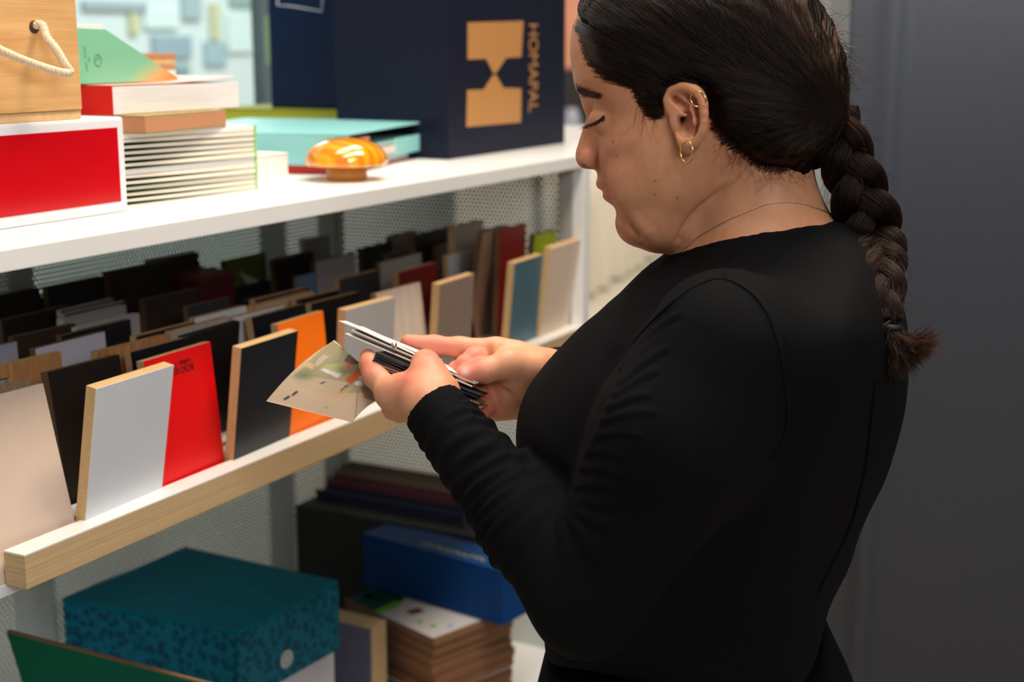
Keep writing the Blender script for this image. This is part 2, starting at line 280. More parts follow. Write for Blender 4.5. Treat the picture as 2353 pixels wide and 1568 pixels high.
# pixels of the top front edge, top height, X span override, tilt slot chosen per column, face colour, texture, edge, thickness, label
BR = 'brown'
BD = [
 (0,900,93,880,1.222,(.846,.955),(214,191,174),'plain','white',.009,'cream pink sample board leaning back at the left end of the front rail'),
 (0,886,80,868,1.222,(.86,.962),(150,124,96),'stripe','tan',.009,'finely striped wood sample board directly behind the cream pink one'),
 (0,874,42,865,1.222,(.862,.955),(158,146,132),'stripe','black',.005,'thin grey striped sample strip third from the left front corner'),
 (0,839,149,807,1.222,(.965,1.068),(186,130,80),'wood','mdf',.009,'golden oak sample board rising behind the grey striped strip'),
 (108,856,276,815,1.222,None,(46,34,29),'line','dark',.011,'dark wenge sample board standing behind the glossy white one'),
 (83,802,240,762,1.222,None,(196,192,206),'plain','dark',.009,'lilac white sample board behind the golden oak one'),
 (0,793,39,785,1.222,(.98,1.083),(176,174,190),'plain','dark',.009,'lilac grey sample board cut by the left edge behind the oak'),
 (142,772,300,734,1.222,None,(40,41,42),'plain','dark',.009,'charcoal sample board in front of a pinkish grey one'),
 (177,754,320,720,1.222,None,(176,164,160),'plain','white',.009,'pinkish grey sample board framing the charcoal one from behind'),
 (147,734,289,701,1.222,None,(172,172,162),'plain','white',.012,'pale sage grey sample board with a thick body, left half of the tray'),
 (147,724,291,692,1.222,None,(76,74,78),'plain','white',.009,'slate sample board just behind the pale sage grey one'),
 (147,715,255,685,1.222,None,(134,120,120),'plain','white',.008,'mauve grey sample board behind the slate one'),
 (23,774,181,745,1.222,None,(84,58,40),'wood','dark',.010,'walnut sample board behind the two lilac ones'),
 (25,740,142,699,1.222,None,(60,44,34),'wood','dark',.012,'dark walnut sample board in the shade left of the sage grey one'),
 (48,696,142,678,1.222,(1.222,1.325),(70,52,38),'wood','dark',.010,'brown sample board low in the shadow near the rear post'),
 (0,683,83,660,1.24,None,(44,32,26),'wood','dark',.010,'blackish brown sample board against the back panel at the far left'),
 (110,660,236,634,1.24,None,(40,34,29),'wood','dark',.010,'near black sample board right of the rear post'),
 (239,625,400,600,1.245,None,(66,56,48),'plain','dark',.012,'wide grey brown sample board in the shaded back row'),
 (342,601,456,579,1.245,None,(84,30,34),'plain','dark',.010,'burgundy sample board in the back row under the shelf'),
 (519,602,563,589,1.23,(1.60,1.70),(94,104,34),'plain','dark',.009,'olive green sample board behind the maroon block'),
 (332,689,461,662,1.222,None,(74,56,44),'line','dark',.011,'milk chocolate coloured sample board in front of the wide grey brown one'),
 (485,691,530,684,1.222,(1.33,1.405),(70,72,74),'plain','dark',.008,'short graphite sample board below the maroon block'),
 (313,774,449,740,1.222,None,(34,32,33),'plain','tan',.010,'matt black sample board with tan top edge, second column from the left'),
 (447,732,566,703,1.222,None,(206,206,206),'plain','tan',.010,'light grey sample board with tan top edge behind the black ones'),
 (393,764,525,728,1.222,None,(176,164,152),'line','tan',.009,'beige grained sample board behind the large black one'),
 (532,730,655,702,1.222,None,(204,202,198),'plain','tan',.009,'white sample board with dark lower band behind the orange one'),
 (214,808,390,770,1.222,None,(178,124,78),'stripe','tan',.009,'patchwork oak sample board behind the navy one beside the red'),
 (300,810,436,774,1.222,None,(22,28,40),'plain','tan',.010,'deep navy sample board just behind the bright red one'),
 (232,893,391,840,1.2235,(.9565,1.0685),(214,218,226),'plain','mdf',.0125,'glossy white sample board leaning forward on the front rail'),
 (562,808,677,755,1.218,(1.182,1.2885),(28,32,42),'plain','mdf',.0125,'navy sample board leaning forward beside the bright orange one'),
 (330,836,475,783,1.222,(1.0715,1.18),(222,6,12),'plain','tan',.010,'bright red sample board with upside-down black lettering'),
 (432,775,538,741,1.222,(1.184,1.286),(34,33,34),'plain','black',.009,'large black sample board right of the bright red one'),
 (580,731,700,697,1.222,None,(26,30,42),'plain','tan',.011,'midnight blue sample board directly behind the orange one'),
 (620,758,738,709,1.222,(1.291,1.386),(252,118,8),'plain','tan',.010,'bright orange sample board behind the photo leaflet'),
 (711,698,831,671,1.222,None,(38,36,36),'plain','tan',.010,'black sample board with tan edges right of the orange one'),
 (680,690,781,666,1.222,None,(46,38,36),'plain','tan',.010,'espresso sample board behind the black tan-edged one'),
 (586,690,710,660,1.222,None,(88,52,62),'plain','tan',.010,'plum sample board whose tan top edge shows behind the white one'),
 (588,705,720,670,1.222,None,(190,160,124),'plain','tan',.016,'thick raw tan sample board between the plum and white ones'),
 (730,603,827,576,1.222,(1.70,1.81),(190,182,182),'plain','dark',.010,'pale pinkish white sample board alone in the dark middle rows'),
 (701,631,720,629,1.222,(1.575,1.62),(94,122,146),'plain','dark',.006,'narrow steel blue sample strip left of the slate textured board'),
 (780,643,871,620,1.222,None,(86,80,88),'plain','tan',.010,'slate textured sample board with tan left edge'),
 (852,610,1015,570,1.222,(1.735,1.85),(164,156,150),'plain','dark',.009,'greige sample board behind the dark red one'),
 (917,627,1003,603,1.222,None,(120,20,22),'plain','mdf',.011,'dark red sample board with light wood edges'),
 (890,666,975,648,1.222,(1.515,1.617),(206,188,176),'line','tan',.009,'pale ash sample board behind the pointing finger'),
 (802,710,904,686,1.222,(1.40,1.505),(178,174,174),'plain','mdf',.0125,'mid grey sample board behind the held sample cards'),
 (1010,655,1092,628,1.222,(1.615,1.715),(140,120,110),'line','mdf',.0125,'taupe sample board between the ash and teal ones'),
 (833,572,900,555,1.222,None,(50,38,32),'wood','dark',.010,'dark chestnut sample board in the back row right of the middle'),
 (640,600,760,565,1.222,(1.685,1.79),(52,40,44),'plain','dark',.010,'aubergine sample board in the back row before the corner post'),
 (906,541,963,528,1.228,(1.955,2.04),(124,118,98),'plain','dark',.010,'khaki sample board in the rear right corner'),
 (967,543,1040,517,1.245,None,(28,24,23),'plain','dark',.012,'tall black sample board before the khaki one'),
 (1043,522,1110,505,1.262,None,(160,146,130),'plain','tan',.010,'tall sand coloured sample board against the perforated end panel'),
 (1028,559,1100,540,1.225,(1.915,2.02),(142,138,142),'plain','dark',.010,'cool grey sample board behind the white one with an orange top edge'),
 (906,582,1013,559,1.222,(1.81,1.915),(84,76,82),'plain','dark',.010,'dusky violet sample board behind the greige one'),
 (692,550,745,543,1.24,(1.785,1.85),(150,152,146),'plain','white',.010,'light stone sample board touching the back panel near the corner'),
 (1029,588,1119,566,1.222,(1.845,1.955),(204,206,210),'plain','mdf',.010,'white sample board with an orange brown top edge, right part of the tray'),
 (1118,553,1174,539,1.250,(1.902,2.0),(62,50,44),'wood','dark',.010,'tall dark brown sample board right of the white orange-edged one'),
 (1150,530,1209,515,1.262,None,(142,22,28),'plain','dark',.010,'cherry red sample board peeking out above the lime one'),
 (1160,558,1214,547,1.243,(1.975,2.04),(172,190,20),'gloss','dark',.010,'lime green sample board behind the teal blue one'),
 (1177,608,1246,585,1.222,(1.825,1.925),(66,100,116),'plain','mdf',.0125,'teal blue sample board near the right end of the front rail'),
 (1268,574,1332,549,1.232,(1.925,2.036),(220,198,178),'line','mdf',.013,'pale birch sample board last on the right before the white post'),
 (1129,534,1174,520,1.262,(1.84,1.93),(168,130,106),'plain','dark',.010,'light brown sample board just showing behind the tall dark brown one'),
]
rows = []
for b in BD:
    x0, y0, x1, y1, zt = b[:5]; p = at(x0, y0, 2, zt); q = at(x1, y1, 2, zt)
    X = b[5] or (p[0], min(q[0], 2.04)); rows.append([X, (p[1] + q[1]) / 2, (q[1] - p[1]) * .6, b])
rows.sort(key=lambda r: r[1]); placed = []
for X, Y, yaw, b in rows:                              # front three rows stand in the slots, the rest on the flat tray behind them
    prev = max([e for (px, e) in placed if min(px[1], X[1]) - max(px[0], X[0]) > .004], default=0)
    j = max(0, round((Y - .982) / .04)) if 'cream pink' not in b[10] else 0
    while j < 3 and .9735 + .04 * j < prev: j += 1
    y0 = .9735 + .04 * j if j < 3 else max(Y - .006, prev, 1.056)
    th = b[9]; placed.append((X, y0 + th + .0025)); zt = b[4]; z0 = 1.0585; L = X[1] - X[0]
    Y = min(max(Y, y0 - .034), y0 + .036)
    yaw = max(-.004, min(.004, yaw))
    o = np.array([X[0], y0 - yaw / 2, z0]); ex = np.array([L, yaw, 0]); ez = np.array([0, Y - y0, zt - z0])
    nr = np.cross(ez, ex); nr /= np.linalg.norm(nr); nr = nr if nr[1] > 0 else -nr
    r = pbox('sample_board', o + nr * .0008, ex, nr * (th - .0008), ez, EDGE[b[8]], None, .0004)
    tag(r, b[10], 'board', 'laminate sample boards in the slotted tray')
    fc = pbox('laminate_face', o, ex, nr * .0008, ez, facemat(b[6], b[7]), r, .0002)
    if 'bright red' in b[10]:
        ink = mat('ink_black', (40, 10, 12), .6)
        u = ex / L; v = ez / np.linalg.norm(ez); tp = o + ez + u * (L * .70) - v * .0165 - nr * .0004
        text('lettering', 'ROJO 02 DNO', tp, -u, -v, .0104, ink, r, ext=.0001, sx=.85); text('small_lettering', 'A-00660  T  R-100', tp + v * .006 - u * .003, -u, -v, .0058, ink, r, ext=.0001)
    if 'dark lower band' in b[10]:
        pbox('lower_band', o - nr * .0005, ex, nr * .0004, ez * .80, mat('band_grey', (110, 108, 106), .5), r, .0001)
# maroon block, black box with a white card, leaflet, pin
mb = empty('maroon_block', (1.55, 1.31, 1.0585)); tag(mb, 'maroon box standing among the shaded boards', 'box', None)
p0 = at(454, 638, 2, 1.222); mr = mat('maroon', (92, 22, 30), .6, var=.05)
box('box_body', (p0[0], p0[0] + .078), (p0[1], p0[1] + .065), (1.0915, 1.214), mr, mb); box('box_lid', (p0[0] - .001, p0[0] + .079), (p0[1] - .001, p0[1] + .066), (1.2142, 1.222), mat('maroon_lid', (124, 48, 48), .6), mb)
bb = empty('black_sample_box', (1.62, 1.2, 1.0915)); tag(bb, 'black box with pale lettering and a triangular white card, in the dark middle rows', 'box')
p0 = at(537, 665, 2, 1.19); bk = mat('box_black', (22, 22, 24), .5)
box('box_body', (p0[0], p0[0] + .09), (p0[1], p0[1] + .03), (1.0915, 1.19), bk, bb)
q = [np.array([p0[0] + .002, p0[1] + .012, 1.19]), np.array([p0[0] + .075, p0[1] + .012, 1.19]), np.array([p0[0] + .004, p0[1] + .012, 1.222])]
prism('white_card', q, (0, .002, 0), mat('card_white', (186, 186, 186), .6), bb)
marks('lettering', 7, (p0[0] + .02, p0[1] - .0004, 1.166), (1, 0, 0), (0, 0, 1), .010, mat('print_grey', (120, 120, 126), .6), bb)
lf = empty('leaflet', (1.55, 1.0, 1.0585)); tag(lf, 'glossy grey leaflet with red and dark print between the taupe and teal boards', 'leaflet')
X = (1.735, 1.815); y0 = 1.015
pbox('leaflet_page', (X[0], y0, 1.0915), (.075, 0, 0), (0, .0012, 0), (.012, .025, .085), mat('page_grey', (176, 172, 176), .25), lf, .0002)
pbox('printed_band', (X[0] + .004, y0 - .0004, 1.0945), (.055, 0, 0), (0, .0004, 0), (.010, .021, .064), mat('page_white', (206, 204, 206), .25), lf, .0001)
pbox('dark_band', (X[0] + .0655, y0 - .0004, 1.0945), (.0135, 0, 0), (0, .0004, 0), (.010, .021, .075), mat('page_black', (24, 22, 24), .25), lf, .0001)
pbox('red_mark', (X[0] + .022, y0 + .0105, 1.128), (.010, 0, 0), (0, .0004, 0), (.003, .006, .018), mat('print_red', (190, 60, 60), .4), lf, .0001)

# ------------------------------------------------------------ things on the top shelf
PAPER = mat('paper_white', (236, 232, 228), .6); CREAM = mat('paper_cream', (232, 222, 204), .7, var=.06, vscale=300, stretch=(.05, .05, 3))
# red-fronted white box and wooden crate on it
rb = empty('gift_box', (.96, 1.16, ZT)); tag(rb, 'white box with a glossy red front panel at the left end of the top shelf', 'box')
GW = mat('carton_white', (224, 224, 228), .35)
box('box_body', (.79, 1.1265), (1.048, 1.27), (ZT, 1.464), GW, rb, .003)
box('red_panel', (.80, 1.1165), (1.0474, 1.048), (ZT + .0115, 1.4535), mat('gloss_red', (188, 4, 16), .22, var=.04, vscale=12), rb, .0001)
cr = empty('wooden_crate', (.94, 1.15, 1.464)); tag(cr, 'pale wooden crate with a rope handle on top of the red-fronted box', 'crate')
WD = mat('pine_wood', (222, 176, 118), .55, rgb2=(200, 150, 92), vscale=9, stretch=(1, 1, 12), bump=.25, bscale=80)
WD2 = mat('pine_endgrain', (226, 186, 132), .65, var=.08, vscale=120)
box('bottom_panel', (.80, 1.0715), (1.052, 1.25), (1.4641, 1.473), WD2, cr, .0008)
box('front_panel', (.80, 1.0715), (1.050, 1.060), (1.4735, 1.70), WD, cr, .001)
box('side_panel', (1.0615, 1.0715), (1.0602, 1.25), (1.4735, 1.70), WD, cr, .001); box('side_panel', (.80, .81), (1.0602, 1.25), (1.4735, 1.70), WD, cr, .001)
box('back_panel', (.8102, 1.0613), (1.24, 1.25), (1.4735, 1.70), WD, cr, .001)
hx, hy, hz = at(80, 62, 1, 1.049)
tube('handle_hole', [(hx, 1.0505, hz), (hx, 1.0495, hz)], [.0062, .0062], mat('hole_dark', (70, 46, 26), .9), cr, 16)
rp = [(hx, 1.056, hz), (hx + .004, 1.044, hz + .002)] + [tuple(at(x, y, 1, yy)) for x, y, yy in ((107, 85, 1.036), (130, 115, 1.026), (148, 146, 1.020), (160, 164, 1.018), (150, 168, 1.017), (125, 163, 1.018), (90, 152, 1.020), (45, 135, 1.022), (0, 115, 1.026), (-40, 96, 1.034))] + [(.855, 1.056, hz)]
P = smoothpath(rp, 190); T, A, B = frames(P); ROPE = mat('rope_cotton', (222, 202, 170), .85, var=.10, vscale=260, bump=.6, bscale=900)
V = []; Fc = []
s = np.r_[0, np.cumsum(np.linalg.norm(np.diff(P, axis=0), axis=1))]
for k in range(4):
    ph = s / .016 * 2 * math.pi + k * math.pi / 2
    v, f = tube_vf(P + .0019 * (np.cos(ph)[:, None] * A + np.sin(ph)[:, None] * B), .0024, 7, len(V)); V += v.tolist(); Fc += f
mesh('rope_handle', V, Fc, ROPE, cr, smooth=True)
# pile of booklets
GRN = mat('cover_green', (150, 200, 128), .5); GRD = mat('cover_inner_green', (38, 84, 40), .6); GTE = mat('cover_inner_teal', (20, 84, 96), .6)
zb = ZT + .0002; NB = 12; hs = [.0058] * NB
for k in range(NB):
    h = .0064; wh = k in (5, 11)
    g = empty('booklet', (1.25, 1.17, zb)); pos = ['lowest booklet of the green-spined pile', 'second booklet from the bottom of the green-spined pile', 'third booklet up in the green-spined pile', 'fourth booklet up in the green-spined pile', 'booklet just under the white one halfway up the green-spined pile',
        'thicker white booklet halfway up the green-spined pile', 'booklet resting on the white one halfway up the green-spined pile', 'eighth booklet up in the green-spined pile', 'ninth booklet up in the green-spined pile', 'third booklet from the top of the green-spined pile', 'booklet second from the top of the green-spined pile', 'white topmost booklet of the green-spined pile under the brown block'][k]
    tag(g, pos, 'booklet', 'pile of booklets with green spines')
    dx = RNG.uniform(-.0012, .0012); x1 = 1.3695 + dx * .6; x0 = 1.128; yl = 1.092 + dx; yr = 1.0705 + dx; D = .19
    nseg = 14; V = []; Fc = []
    lo_l, lo_r = (.0036, .0003)
    if wh: lo_l = .0004
    for i in range(nseg + 1):
        u = i / nseg; x = x0 + (x1 - x0) * u; y = yl + (yr - yl) * u
        za = zb + lo_l * (1 - u) ** 1.3 + lo_r; zt2 = zb + h - .0003 - .0004 * math.sin(u * math.pi) * (0 if wh else 1)
        V += [(x, y, za), (x, y, zt2), (x, y + D, zt2), (x, y + D, za)]
    for i in range(nseg):
        a = i * 4; b = a + 4
        for j in range(4): Fc.append((a + j, b + j, b + (j + 1) % 4, a + (j + 1) % 4))
    Fc += [(0, 1, 2, 3), (nseg * 4, nseg * 4 + 3, nseg * 4 + 2, nseg * 4 + 1)]
    mesh('page_block', V, Fc, PAPER if wh else CREAM, g)
    pbox('lower_cover', (x0, yl - .0006, zb), (x1 - x0, yr - yl, 0), (.0, D, 0), (0, 0, .00028), (GTE if k in (8, 9, 10) else GRD) if not wh else PAPER, g, 0)
    pbox('spine', (x1, yr - .0008, zb), (.0045, 0, 0), (0, D, 0), (0, 0, h - .0002), GRN, g, .0002)
    zb += h
ZB = zb
bk = empty('kraft_block', (1.25, 1.13, ZB)); tag(bk, 'brown kraft block lying on top of the pile of booklets', 'book')
KR = mat('kraft_brown', (186, 130, 92), .8, var=.06, vscale=400); OL = mat('olive_cover', (150, 142, 84), .7)
p0 = at(335, 309, 2, ZB); p1 = at(520, 291, 2, ZB); ex = p1 - p0; ex[2] = 0; ey = np.array([-ex[1], ex[0], 0]); ey = ey / np.linalg.norm(ey) * .15; hb = .0195
pbox('page_block', p0 + (0, 0, .0014), ex, ey, (0, 0, hb - .0028), KR, bk); pbox('lower_cover', p0, ex, ey, (0, 0, .0013), OL, bk, .0002); pbox('upper_cover', p0 + (0, 0, hb - .0013), ex, ey, (0, 0, .0013), OL, bk, .0002)
ZR = ZB + hb + .0004
rbk = empty('red_paperback', (1.24, 1.15, ZR)); tag(rbk, 'thick paperback with a red spine and curling cover below the mint green file', 'book')
p0 = at(262, 265, 2, ZR); p1 = at(550, 247, 2, ZR); ex = p1 - p0; ex[2] = 0; ey = np.array([-ex[1], ex[0], 0]); ey = ey / np.linalg.norm(ey) * .16; hr = .0305
PG = mat('page_edges', (226, 222, 222), .7, var=.09, vscale=500, stretch=(.03, .03, 2))
pbox('page_block', p0 + (0, 0, .0006), ex, ey, (0, 0, hr - .0012), PG, rbk); pbox('spine', p0 - ex * .006, ex * .005, ey, (0, 0, hr), mat('cover_red', (214, 8, 14), .35), rbk, .0004)
n = 16; V = []; Fc = []
for i in range(n + 1):
    u = i / n; zl = hr + .0004 + .0065 * max(0, u - .35) ** 1.5 * 1.6
    for e in (0, 1):
        for t in (0, .0006): V.append(p0 + ex * (u * .985) + ey * e + np.array([0, 0, zl + t]))
for i in range(n):
    a = i * 4; b = a + 4
    for j0, j1 in ((0, 1), (1, 3), (3, 2), (2, 0)): Fc.append((a + j0, b + j0, b + j1, a + j1))
Fc += [(0, 1, 3, 2), (n * 4, n * 4 + 2, n * 4 + 3, n * 4 + 1)]
mesh('upper_cover', V, Fc, mat('cover_coral', (238, 170, 160), .4), rbk); pbox('lower_cover', p0, ex, ey, (0, 0, .0006), mat('cover_coral', (0, 0, 0)), rbk, 0)
# mint file with a slanted top
mf = empty('magazine_file', (1.25, 1.19, ZR + hr)); tag(mf, 'mint green magazine file with a slanted top edge and small dark emblem', 'file')
zf = ZR + hr + .002
gm = bpy.data.materials.new('mint_to_orange'); gm.use_nodes = True; nt = gm.node_tree; b = nt.nodes['Principled BSDF']; b.inputs['Roughness'].default_value = .45
tc = nt.nodes.new('ShaderNodeTexCoord'); sx = nt.nodes.new('ShaderNodeSeparateXYZ'); nt.links.new(tc.outputs['Object'], sx.inputs[0])
ma = nt.nodes.new('ShaderNodeMath'); ma.operation = 'MULTIPLY_ADD'; nt.links.new(sx.outputs['X'], ma.inputs[0]); ma.inputs[1].default_value = .55
mz = nt.nodes.new('ShaderNodeMath'); mz.operation = 'MULTIPLY'; nt.links.new(sx.outputs['Z'], mz.inputs[0]); mz.inputs[1].default_value = -1.; nt.links.new(mz.outputs[0], ma.inputs[2])
rp_ = nt.nodes.new('ShaderNodeValToRGB'); nt.links.new(ma.outputs[0], rp_.inputs[0]); e = rp_.color_ramp.elements
e[0].position = .0; e[0].color = (*lin((122, 192, 158)), 1); e[1].position = .042; e[1].color = (*lin((232, 140, 66)), 1); k = rp_.color_ramp.elements.new(.012); k.color = (*lin((152, 190, 140)), 1)
nt.links.new(rp_.outputs[0], b.inputs['Base Color'])
Yf = 1.128; yb2 = 1.215
pl = [at(120, 62, 1, Yf), at(243, 68, 1, Yf), at(408, 178, 1, Yf)]; br = at(408, 180, 1, Yf); q = [np.array([pl[0][0], Yf, zf]), np.array([br[0], Yf, zf]), np.array([br[0], Yf, br[2] + .001]), pl[1], pl[0]]
prism('file_front', q, (0, .0016, 0), gm, mf); prism('file_back', [p + np.array([0, yb2 - Yf, 0]) for p in q], (0, .0016, 0), gm, mf)
EDG = mat('mint_edge', (186, 216, 160), .5)
pbox('file_floor', (pl[0][0], Yf + .0016, zf), (br[0] - pl[0][0], 0, 0), (0, yb2 - Yf - .0016, 0), (0, 0, .0012), EDG, mf, 0)
pbox('slanted_edge', pl[1] + (0, .0018, -.002), q[2] - pl[1], (0, .012, 0), (0, 0, .0018), EDG, mf, .0002)
pbox('paper_inside', (pl[0][0], Yf + .004, zf + .0014), (pl[1][0] - pl[0][0], 0, 0), (0, .05, 0), (0, 0, pl[1][2] - zf + .004), PAPER, mf, .0004)
INK = mat('emblem_ink', (70, 120, 100), .6)
cx = at(225, 139, 1, Yf - .0003); th = np.linspace(0, 2 * math.pi, 33)[:-1]
tube('emblem_ring', [(cx[0] + .0052 * math.cos(t), Yf - .0003, cx[2] + .0062 * math.sin(t)) for t in th], .00035, INK, mf, 6, closed=True)
tube('emblem_smile', [(cx[0] + .0025 * math.cos(t), Yf - .0003, cx[2] + .003 * math.sin(t)) for t in np.linspace(.4, 3.6, 14)], .0003, INK, mf, 6)
c1 = at(192, 107, 1, Yf - .0002); marks('lettering', 5, c1, (0.06, 0, -1), (1, 0, 0.06), .0032, INK, mf); marks('lettering', 4, np.array(c1) + (.0012, 0, -.0165), (0.06, 0, -1), (1, 0, 0.06), .0032, INK, mf)
c1 = at(203, 132, 1, Yf - .0002); marks('small_lettering', 2, c1, (0.06, 0, -1), (1, 0, 0.06), .0034, INK, mf)
# kraft boards behind
cb = box('brown_carton', (1.36, 1.493), (1.285, 1.40), (ZT, 1.490), mat('carton_brown', (178, 124, 84), .8, var=.05, vscale=60), bev=.001); tag(cb, 'brown carton mostly hidden behind the red paperback', 'box')
zz = 1.4903
for k, (h, c, lb) in enumerate(((.0052, (196, 140, 102), 'lowest brown kraft board behind the mint file'), (.0075, (222, 232, 230), 'white board between the brown kraft boards behind the mint file'), (.007, (190, 134, 96), 'brown kraft board on the white one behind the mint file'), (.007, (212, 166, 116), 'paler tan kraft board second from the top behind the mint file'), (.008, (184, 124, 84), 'topmost brown kraft board behind the mint file'))):
    o = box('kraft_board', (1.37, 1.497 - .001 * (k % 2)), (1.295, 1.39), (zz, zz + h - .0003), mat('kraft%d' % k, c, .8, var=.06, vscale=80), bev=.0006); zz += h; tag(o, lb, 'board', 'kraft boards behind the mint file')
# white book, red book, turquoise binder
wbk = empty('white_book', (1.46, 1.2, ZT)); tag(wbk, 'thick white book with pinkish page edges between the booklets and the red book', 'book')
box('page_block', (1.385, 1.511), (1.127, 1.26), (ZT + .0018, ZT + .0305), mat('pink_white_pages', (238, 226, 220), .7, var=.05, vscale=500, stretch=(.03, .03, 2)), wbk, .0008)
box('lower_cover', (1.384, 1.512), (1.126, 1.261), (ZT, ZT + .0016), PAPER, wbk, .0003); box('upper_cover', (1.384, 1.512), (1.126, 1.261), (ZT + .0307, ZT + .0325), mat('cover_pinkwhite', (240, 232, 226), .5), wbk, .0006)
rdb = empty('red_book', (1.70, 1.25, ZT)); tag(rdb, 'flat red book lying under the turquoise binder', 'book')
RD = mat('book_red', (232, 44, 26), .4)
c0 = np.array([1.578, 1.082, ZT]); ex = np.array([.268, .066, 0]); ey = np.array([-.0465, .19, 0])
pbox('lower_cover', c0, ex, ey, (0, 0, .0014), RD, rdb, .0003); pbox('page_block', c0 + ex * .01 + ey * .01 + (0, 0, .0016), ex * .975, ey * .97, (0, 0, .0085), PAPER, rdb); pbox('upper_cover', c0 + (0, 0, .0103), ex, ey, (0, 0, .0014), RD, rdb, .0003)
pbox('spine', c0 - ex * .004, ex * .0035, ey, (0, 0, .0117), RD, rdb, .0003)
tb = empty('ring_binder', (1.72, 1.25, ZT + .012)); tag(tb, 'turquoise ring binder lying flat in front of the navy boxes', 'binder')
TQ = mat('turquoise_card', (146, 212, 214), .35); z0 = ZT + .0121; zt = 1.421
c0 = at(800, 308, 2, zt); c0[2] = z0; e1 = at(985, 277, 2, zt) - at(800, 308, 2, zt); e1[2] = 0; e2 = np.array([-e1[1], e1[0], 0]); e2 = e2 / np.linalg.norm(e2) * .305
hb = zt - z0
pbox('lower_cover', c0, e1, e2, (0, 0, .0024), TQ, tb, .0008); pbox('upper_cover', c0 + (0, 0, hb - .0024) , e1, e2, (0, 0, .0024), TQ, tb, .0008); pbox('spine', c0 + (0, 0, .0025), e1 * .008, e2, (0, 0, hb - .005), TQ, tb, .0006)
pbox('front_flap', c0 + e1 * .55 + (0, 0, .0025), e1 * .45, e2 * .01, (0, 0, hb * .52), TQ, tb, .0004)
pbox('page_block', c0 + e1 * .02 + e2 * .006 + (0, 0, .004), e1 * .9, e2 * .97, (0, 0, .012), mat('binder_pages', (222, 208, 200), .7, var=.12, vscale=400, stretch=(.03, .03, 2)), tb)
pbox('sample_sheets', c0 + e1 * .02 + e2 * .008 + (0, 0, .0175), e1 * .88, e2 * .96, (0, 0, .005), mat('binder_sheets', (150, 190, 186), .6), tb)
pbox('red_divider', c0 + e1 * .60 + e2 * .004 + (0, 0, .0164), e1 * .36, e2 * .95, (0, 0, .001), RD, tb, 0); pbox('pink_tab', c0 + e1 * .02 + e2 * .002 + (0, 0, .030), e1 * .22, e2 * .05, (0, 0, .0045), mat('tab_pink', (206, 120, 106), .6), tb, .0002)
pbox('label_slot', c0 - e1 * .0008 + e2 * .12 + (0, 0, .015), e1 * .0006, e2 * .012, (0, 0, .015), mat('slot_grey', (160, 150, 160), .5), tb, 0)
# amber glass mushroom
mu = empty('mushroom_ornament', tuple(at(797, 413, 2, ZT))); tag(mu, 'glossy amber striped mushroom ornament at the shelf edge', 'ornament')
AMB = mat('amber_glass', (248, 164, 6), .09, rgb2=(226, 126, 6), kind='wave', vscale=20, stretch=(1, .4, 1.4), coat=1., spec=.7)
c = mu.location; prof = [(.0, .0185), (.045, .0185), (.0515, .0195), (.0535, .022), (.0525, .0265)] + [(.0525 * math.cos(t), .0265 + .0275 * math.sin(t)) for t in np.linspace(.1, 1.52, 14)] + [(.0, .054)]
lathe('mushroom_cap', c, prof, AMB, mu); lathe('mushroom_foot', c, [(0, 0), (.0245, 0), (.0255, .001), (.0262, .008), (.0255, .0184), (0, .0184)], mat('amber_foot', (196, 134, 60), .3, var=.12, vscale=300), mu)
q = [at(x, y, 2, ZT) for x, y in ((870, 398), (905, 374), (1012, 371), (1046, 388), (985, 403))]
for p in q: p[2] = ZT + .0002
tag(prism('paper_slip', q, (0, 0, .0004), mat('pale_pink_paper', (244, 222, 216), .6)), 'pale pink paper slip lying flat right of the mushroom', 'paper')
# navy boxes
NV = mat('navy_board', (20, 23, 42), .5, spec=.2, var=.03, vscale=300, bump=.12, bscale=1500); CP = mat('copper_print', (186, 132, 76), .45, var=.03, vscale=200)
nbx = empty('navy_sample_box', (2.05, 1.2, ZT)); tag(nbx, 'large navy box with a copper hourglass emblem and lettering', 'box')
xa, xb, ya, yb_ = 1.852, 2.255, 1.085, 1.285
box('box_body', (xa, xb), (ya, yb_), (ZT, ZT + .43), NV, nbx, .0015)
for xx in (xa + .003,): box('front_edge', (xx, xx + .0015), (ya - .0006, ya), (ZT + .002, ZT + .428), mat('navy_fold', (16, 20, 38), .5), nbx, 0)
up = [(1075, 52), (1203, 48), (1198, 131), (1163, 133), (1140, 168), (1134, 168), (1117, 135), (1075, 137)]; dn = [(1134, 172), (1140, 172), (1157, 202), (1198, 203), (1197, 281), (1072, 292), (1074, 207), (1112, 206)]
for q in (up, dn): prism('emblem', [at(x, y, 1, ya - .0006) for x, y in q], (0, .0005, 0), CP, nbx)
c1 = at(1216, 52, 1, ya - .0003); text('lettering', 'HOMAPAL', c1, (0, 0, -1), (1, 0, 0), .0475, CP, nbx, ext=.0001, sx=.655)
lb_ = empty('lime_book', (2.15, 1.58, ZT)); tag(lb_, 'lime yellow book under the rear navy box', 'book')
LM = mat('lime_cover', (176, 182, 48), .5)
box('lower_cover', (2.02, 2.30), (1.385, 1.66), (ZT, ZT + .002), LM, lb_, .0004); box('page_block', (2.025, 2.295), (1.387, 1.655), (ZT + .0022, ZT + .058), LM, lb_, .001); box('upper_cover', (2.02, 2.30), (1.385, 1.66), (ZT + .0582, ZT + .060), LM, lb_, .0006)
nb2 = empty('navy_carton', (2.15, 1.5, ZT + .0603)); tag(nb2, 'rear navy box with a white outlined mark, standing on the lime book', 'box')
box('box_body', (2.03, 2.25), (1.36, 1.545), (ZT + .0603, ZT + .46), mat('navy_carton_board', (8, 28, 58), .5, spec=.2, bump=.1, bscale=1500), nb2, .0012)
